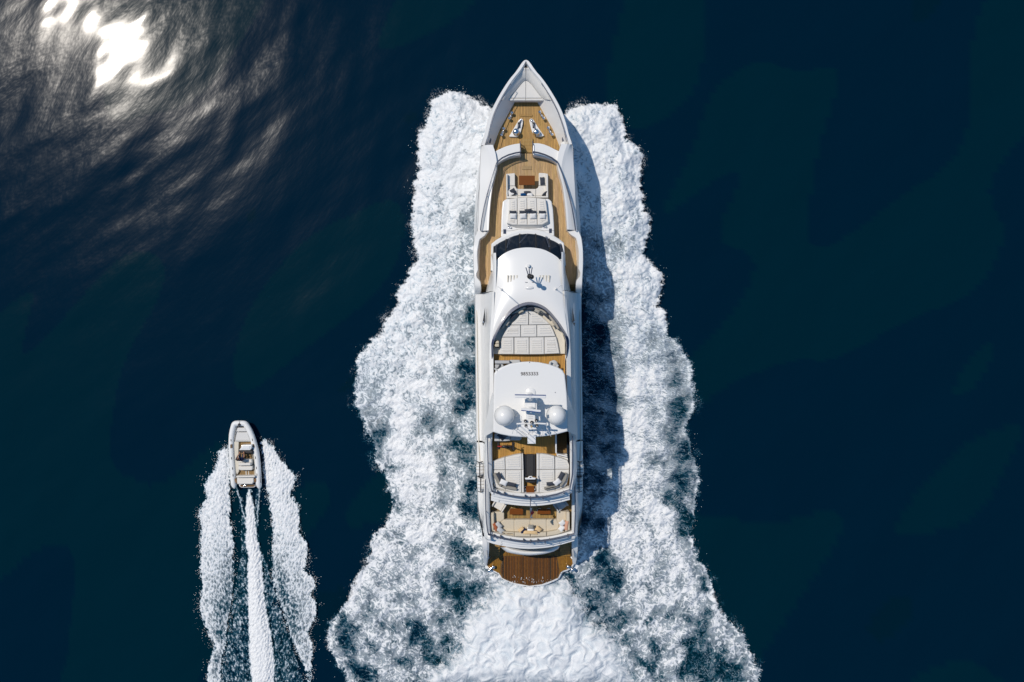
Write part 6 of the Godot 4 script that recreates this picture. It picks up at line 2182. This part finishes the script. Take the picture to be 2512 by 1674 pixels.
	for s in [[970, 862, 1005, 862, 1010, 1052, 985, 1052], [1075, 872, 1100, 872, 1108, 1052, 1084, 1052]]:
		g = Geo.new()
		g.prism(tq2(1100, s, 0.39), 0.36, 0.39)
		build("floor_strip", g, M.cushion_white, o)
	for s in [[540, 1180, 610, 1200, 636, 1240, 632, 1362, 580, 1320], [1300, 1190, 1375, 1160, 1372, 1280, 1320, 1330]]:
		g = Geo.new()
		g.tint = Color(0.28, 0.15, 0.06)
		g.prism(tq2(1100, s, 0.74), 0.5, 0.74, 0.01)
		build("teak_corner", g, M.teak, o)
	g = Geo.new()
	g.prism(tq2(1100, [700, 1395, 1345, 1395, 1355, 1470, 1290, 1512, 820, 1520, 750, 1490], 0.34), 0.2, 0.34, 0.03, 2)
	build("stern_step", g, M.white_gelcoat, o)
	g = Geo.new()
	g.tint = Color(0.22, 0.13, 0.05)
	g.prism(tq2(1100, [760, 1410, 1325, 1405, 1325, 1460, 1270, 1490, 830, 1498, 775, 1480], 0.36), 0.33, 0.352)
	build("step_teak", g, M.wet_teak, o)
	g = Geo.new()
	g.tube(tq3([1100, 870, 1470, 1100, 940, 1430, 1100, 1010, 1425], 0.42), 0.025, 6)
	build("ski_eye", g, M.chrome, o)
	for c in [[1010, 415, 1105, 5, 0], [1100, 437, 390, 8, 0], [1100, 475, 782, 6, 0], [1100, 491, 1042, 3, 0], [1010, 1236, 1090, 14, 1], [1100, 1356, 365, 6, 1], [1100, 1394, 760, 6, 1], [1100, 1412, 1020, 4, 1]]:
		g = Geo.new()
		g.xf = Transform3D(Basis(Vector3.UP, deg_to_rad(c[3])), tq(c[0], c[1], c[2], 0.70))
		g.tube(PackedVector3Array([Vector3(0, 0, -0.09), Vector3(0, 0.035, -0.05), Vector3(0, 0.035, 0.05), Vector3(0, 0, 0.09)]), 0.022, 6)
		build("grab_handle", g, M.black_plastic, o)
	for s in [[380, 1275, 455, 1258, 460, 1400, 382, 1420], [1230, 1245, 1300, 1265, 1325, 1390, 1258, 1380]]:
		g = Geo.new()
		g.tint = Color(0.20, 0.12, 0.05)
		g.prism(tq2(1010, s, 0.735), 0.6, 0.735, 0.01)
		build("step_pad", g, M.teak, o)
	g = Geo.new()
	g.lathe(tq(1010, 735, 500, 0.72), PackedVector2Array([Vector2(0.1, -0.02), Vector2(0.09, 0.06), Vector2(0.03, 0.09), Vector2(0, 0.09)]), 12)
	g.tube(tq3([1010, 740, 500, 1010, 690, 500, 1010, 672, 560, 1010, 690, 600], 0.74), 0.02, 6)
	g.tube(tq3([1010, 733, 360, 1010, 733, 480], 0.735), 0.012, 5)
	build("bow_fitting", g, M.black_plastic, o)
	# dark lettering strip along the outer side of the starboard tube
	g = Geo.new()
	for k in 9:
		var p := tq(1100, 1518 + k * 4.4, 935 + k * 46.0, 0.62)
		g.box(p, Vector3(0.03, 0.06, 0.055 if k % 2 else 0.075))
	var lt := build("lettering_strip", g, M.lettering, o)
	lt.set_meta("kind", "stuff")
	helmsman()


# one continuous skin round a set of tapered bones, by surface nets
func bone_net(g: Geo, bones: Array, cell: float, k: float) -> void:
	var lo := Vector3.INF
	var hi := -Vector3.INF
	for b in bones:
		for e in 2:
			var r: float = b[2 + e] + 2.5 * cell
			lo = lo.min(b[e] - Vector3.ONE * r)
			hi = hi.max(b[e] + Vector3.ONE * r)
	var n := Vector3i(((hi - lo) / cell).ceil()) + Vector3i.ONE
	var f := PackedFloat32Array()
	f.resize(n.x * n.y * n.z)
	for z in n.z:
		for y in n.y:
			for x in n.x:
				var p := lo + Vector3(x, y, z) * cell
				var s := 0.0
				for b in bones:
					var ab: Vector3 = b[1] - b[0]
					var t := clampf((p - b[0]).dot(ab) / maxf(ab.length_squared(), 1e-9), 0.0, 1.0)
					s += exp(-(p.distance_to(b[0] + ab * t) - lerpf(b[2], b[3], t)) / k)
				f[(z * n.y + y) * n.x + x] = -k * log(maxf(s, 1e-30))
	var at := {}
	var grad := {}
	for z in n.z - 1:
		for y in n.y - 1:
			for x in n.x - 1:
				var c := Vector3.ZERO
				var m := 0
				var v := PackedFloat32Array()
				for o in 8:
					v.append(f[((z + (o >> 2)) * n.y + y + ((o >> 1) & 1)) * n.x + x + (o & 1)])
				for o in 8:
					for d in [1, 2, 4]:
						if o & d == 0 and (v[o] < 0.0) != (v[o | d] < 0.0):
							var t: float = v[o] / (v[o] - v[o | d])
							var a := Vector3(o & 1, (o >> 1) & 1, o >> 2)
							var e := Vector3((o | d) & 1, ((o | d) >> 1) & 1, (o | d) >> 2)
							c += a.lerp(e, t)
							m += 1
				if m:
					var key := Vector3i(x, y, z)
					at[key] = lo + (Vector3(x, y, z) + c / m) * cell
					grad[key] = Vector3(v[1] + v[3] + v[5] + v[7] - v[0] - v[2] - v[4] - v[6], v[2] + v[3] + v[6] + v[7] - v[0] - v[1] - v[4] - v[5], v[4] + v[5] + v[6] + v[7] - v[0] - v[1] - v[2] - v[3]).normalized()
	for key in at:
		for ax in 3:
			var d := Vector3i.ZERO
			d[ax] = 1
			var q0: Vector3i = key + d
			if q0.x >= n.x or q0.y >= n.y or q0.z >= n.z:
				continue
			if (f[(key.z * n.y + key.y) * n.x + key.x] < 0.0) == (f[(q0.z * n.y + q0.y) * n.x + q0.x] < 0.0):
				continue
			var u := Vector3i.ZERO
			u[(ax + 1) % 3] = 1
			var w := Vector3i.ZERO
			w[(ax + 2) % 3] = 1
			var ks := [key, key - u, key - u - w, key - w]
			if ks.all(func(e): return at.has(e)):
				g.tri(at[ks[0]], at[ks[1]], at[ks[2]], grad[ks[0]], grad[ks[1]], grad[ks[2]])
				g.tri(at[ks[0]], at[ks[2]], at[ks[3]], grad[ks[0]], grad[ks[2]], grad[ks[3]])


func helmsman() -> void:
	# seated at the helm: facing ahead (-z), hands on the wheel, thighs on the seat, feet on the floor
	var hip := tq(1100, 800, 425, 0.90)
	var o := base("person", Vector3(hip.x, 0.37, hip.z))
	tag(o, "person with brown hair and dark top steering the tender, arms forward to the wheel", "person")
	var h := Vector3(0, hip.y - 0.37, 0)
	var wheel := tq(1100, 830, 170, 0.98) - o.position
	var ch := h + Vector3(0.0, 0.36, -0.05)
	var neck := ch + Vector3(0, 0.16, -0.02)
	var head := neck + Vector3(0, 0.15, -0.03)
	var skin := Geo.new()
	var bones := [[neck - Vector3(0, 0.06, 0), neck + Vector3(0, 0.08, -0.01), 0.055, 0.052], [head, head + Vector3(0, 0.05, 0.01), 0.088, 0.092], [head + Vector3(0, -0.05, -0.05), head + Vector3(0, -0.02, -0.06), 0.05, 0.055]]
	for s in [-1.0, 1.0]:
		var sh := ch + Vector3(s * 0.19, 0.06, 0)
		var hand := wheel + Vector3(s * 0.15, 0.02, 0.02)
		var el := sh.lerp(hand, 0.48) + Vector3(s * 0.07, -0.09, 0.02)
		bones.append_array([[sh, el, 0.05, 0.042], [el, hand, 0.041, 0.028]])
		bones.append([h + Vector3(s * 0.12, -0.2, -0.44), h + Vector3(s * 0.12, -0.46, -0.5), 0.055, 0.036])
		bones.append([h + Vector3(s * 0.12, -0.48, -0.47), h + Vector3(s * 0.13, -0.50, -0.66), 0.036, 0.03])
		bones.append([h + Vector3(s * 0.1, -0.03, -0.05), h + Vector3(s * 0.12, -0.1, -0.44), 0.07, 0.052])
	bones.append([h + Vector3(0, 0.02, 0), ch, 0.10, 0.10])
	bones.append([ch + Vector3(-0.15, 0.05, 0), ch + Vector3(0.15, 0.05, 0), 0.06, 0.06])
	bone_net(skin, bones, 0.017, 0.014)
	# nose and ears
	skin.ball(head + Vector3(0, 0.01, -0.11), Vector3(0.014, 0.022, 0.02), 8, 6)
	for s in [-1.0, 1.0]:
		skin.ball(head + Vector3(s * 0.092, 0.01, 0.0), Vector3(0.012, 0.03, 0.02), 8, 6)
	# hands: a palm, four fingers closed over the rim, a thumb from the side
	for s in [-1.0, 1.0]:
		var c: Vector3 = wheel + Vector3(s * 0.15, 0.025, 0.01)
		var hb := [[c + Vector3(0, 0, 0.04), c + Vector3(0, 0.004, -0.015), 0.03, 0.034]]
		for k in 4:
			var x := (k - 1.5) * 0.019
			var l: float = [0.030, 0.036, 0.034, 0.026][k]
			hb.append([c + Vector3(x, 0.012, -0.03), c + Vector3(x, 0.0, -0.03 - l), 0.009, 0.0085])
			hb.append([c + Vector3(x, 0.0, -0.03 - l), c + Vector3(x, -0.028, -0.022 - l * 0.5), 0.0085, 0.008])
		hb.append([c + Vector3(-s * 0.03, 0, 0.02), c + Vector3(-s * 0.052, -0.008, -0.012), 0.011, 0.009])
		bone_net(skin, hb, 0.006, 0.004)
	build("body", skin, M.skin, o)
	# clothing follows the torso and thighs
	var top := Geo.new()
	var tb := [[h + Vector3(0, 0.0, 0), ch, 0.135, 0.13], [ch + Vector3(-0.16, 0.05, 0), ch + Vector3(0.16, 0.05, 0), 0.075, 0.075]]
	for s in [-1.0, 1.0]:
		var sh := ch + Vector3(s * 0.19, 0.06, 0)
		tb.append([sh, sh.lerp(wheel + Vector3(s * 0.15, 0, 0), 0.2) + Vector3(s * 0.03, -0.04, 0), 0.064, 0.06])
	bone_net(top, tb, 0.02, 0.02)
	build("shirt", top, M.cloth_navy, o)
	var sh2 := Geo.new()
	var sb := [[h + Vector3(-0.07, -0.02, 0.0), h + Vector3(0.07, -0.02, 0.0), 0.125, 0.125]]
	for s in [-1.0, 1.0]:
		sb.append([h + Vector3(s * 0.1, -0.03, -0.03), h + Vector3(s * 0.12, -0.07, -0.3), 0.09, 0.078])
	bone_net(sh2, sb, 0.02, 0.018)
	build("shorts", sh2, M.cloth_charcoal, o)
	var hair := Geo.new()
	bone_net(hair, [[head + Vector3(0, 0.06, 0.02), head + Vector3(0, 0.03, 0.045), 0.092, 0.086]], 0.014, 0.01)
	build("hair", hair, M.hair_brown, o)
	for s in [-1.0, 1.0]:
		var eye := Geo.new()
		eye.ball(head + Vector3(s * 0.033, 0.025, -0.098), Vector3(0.013, 0.009, 0.008), 8, 5)
		build("eye", eye, M.black_plastic, o)
	var mouth := Geo.new()
	mouth.tint = Color(0.9, 0.5, 0.5)
	mouth.ball(head + Vector3(0, -0.048, -0.106), Vector3(0.024, 0.005, 0.008), 8, 5)
	build("mouth", mouth, M.skin, o)
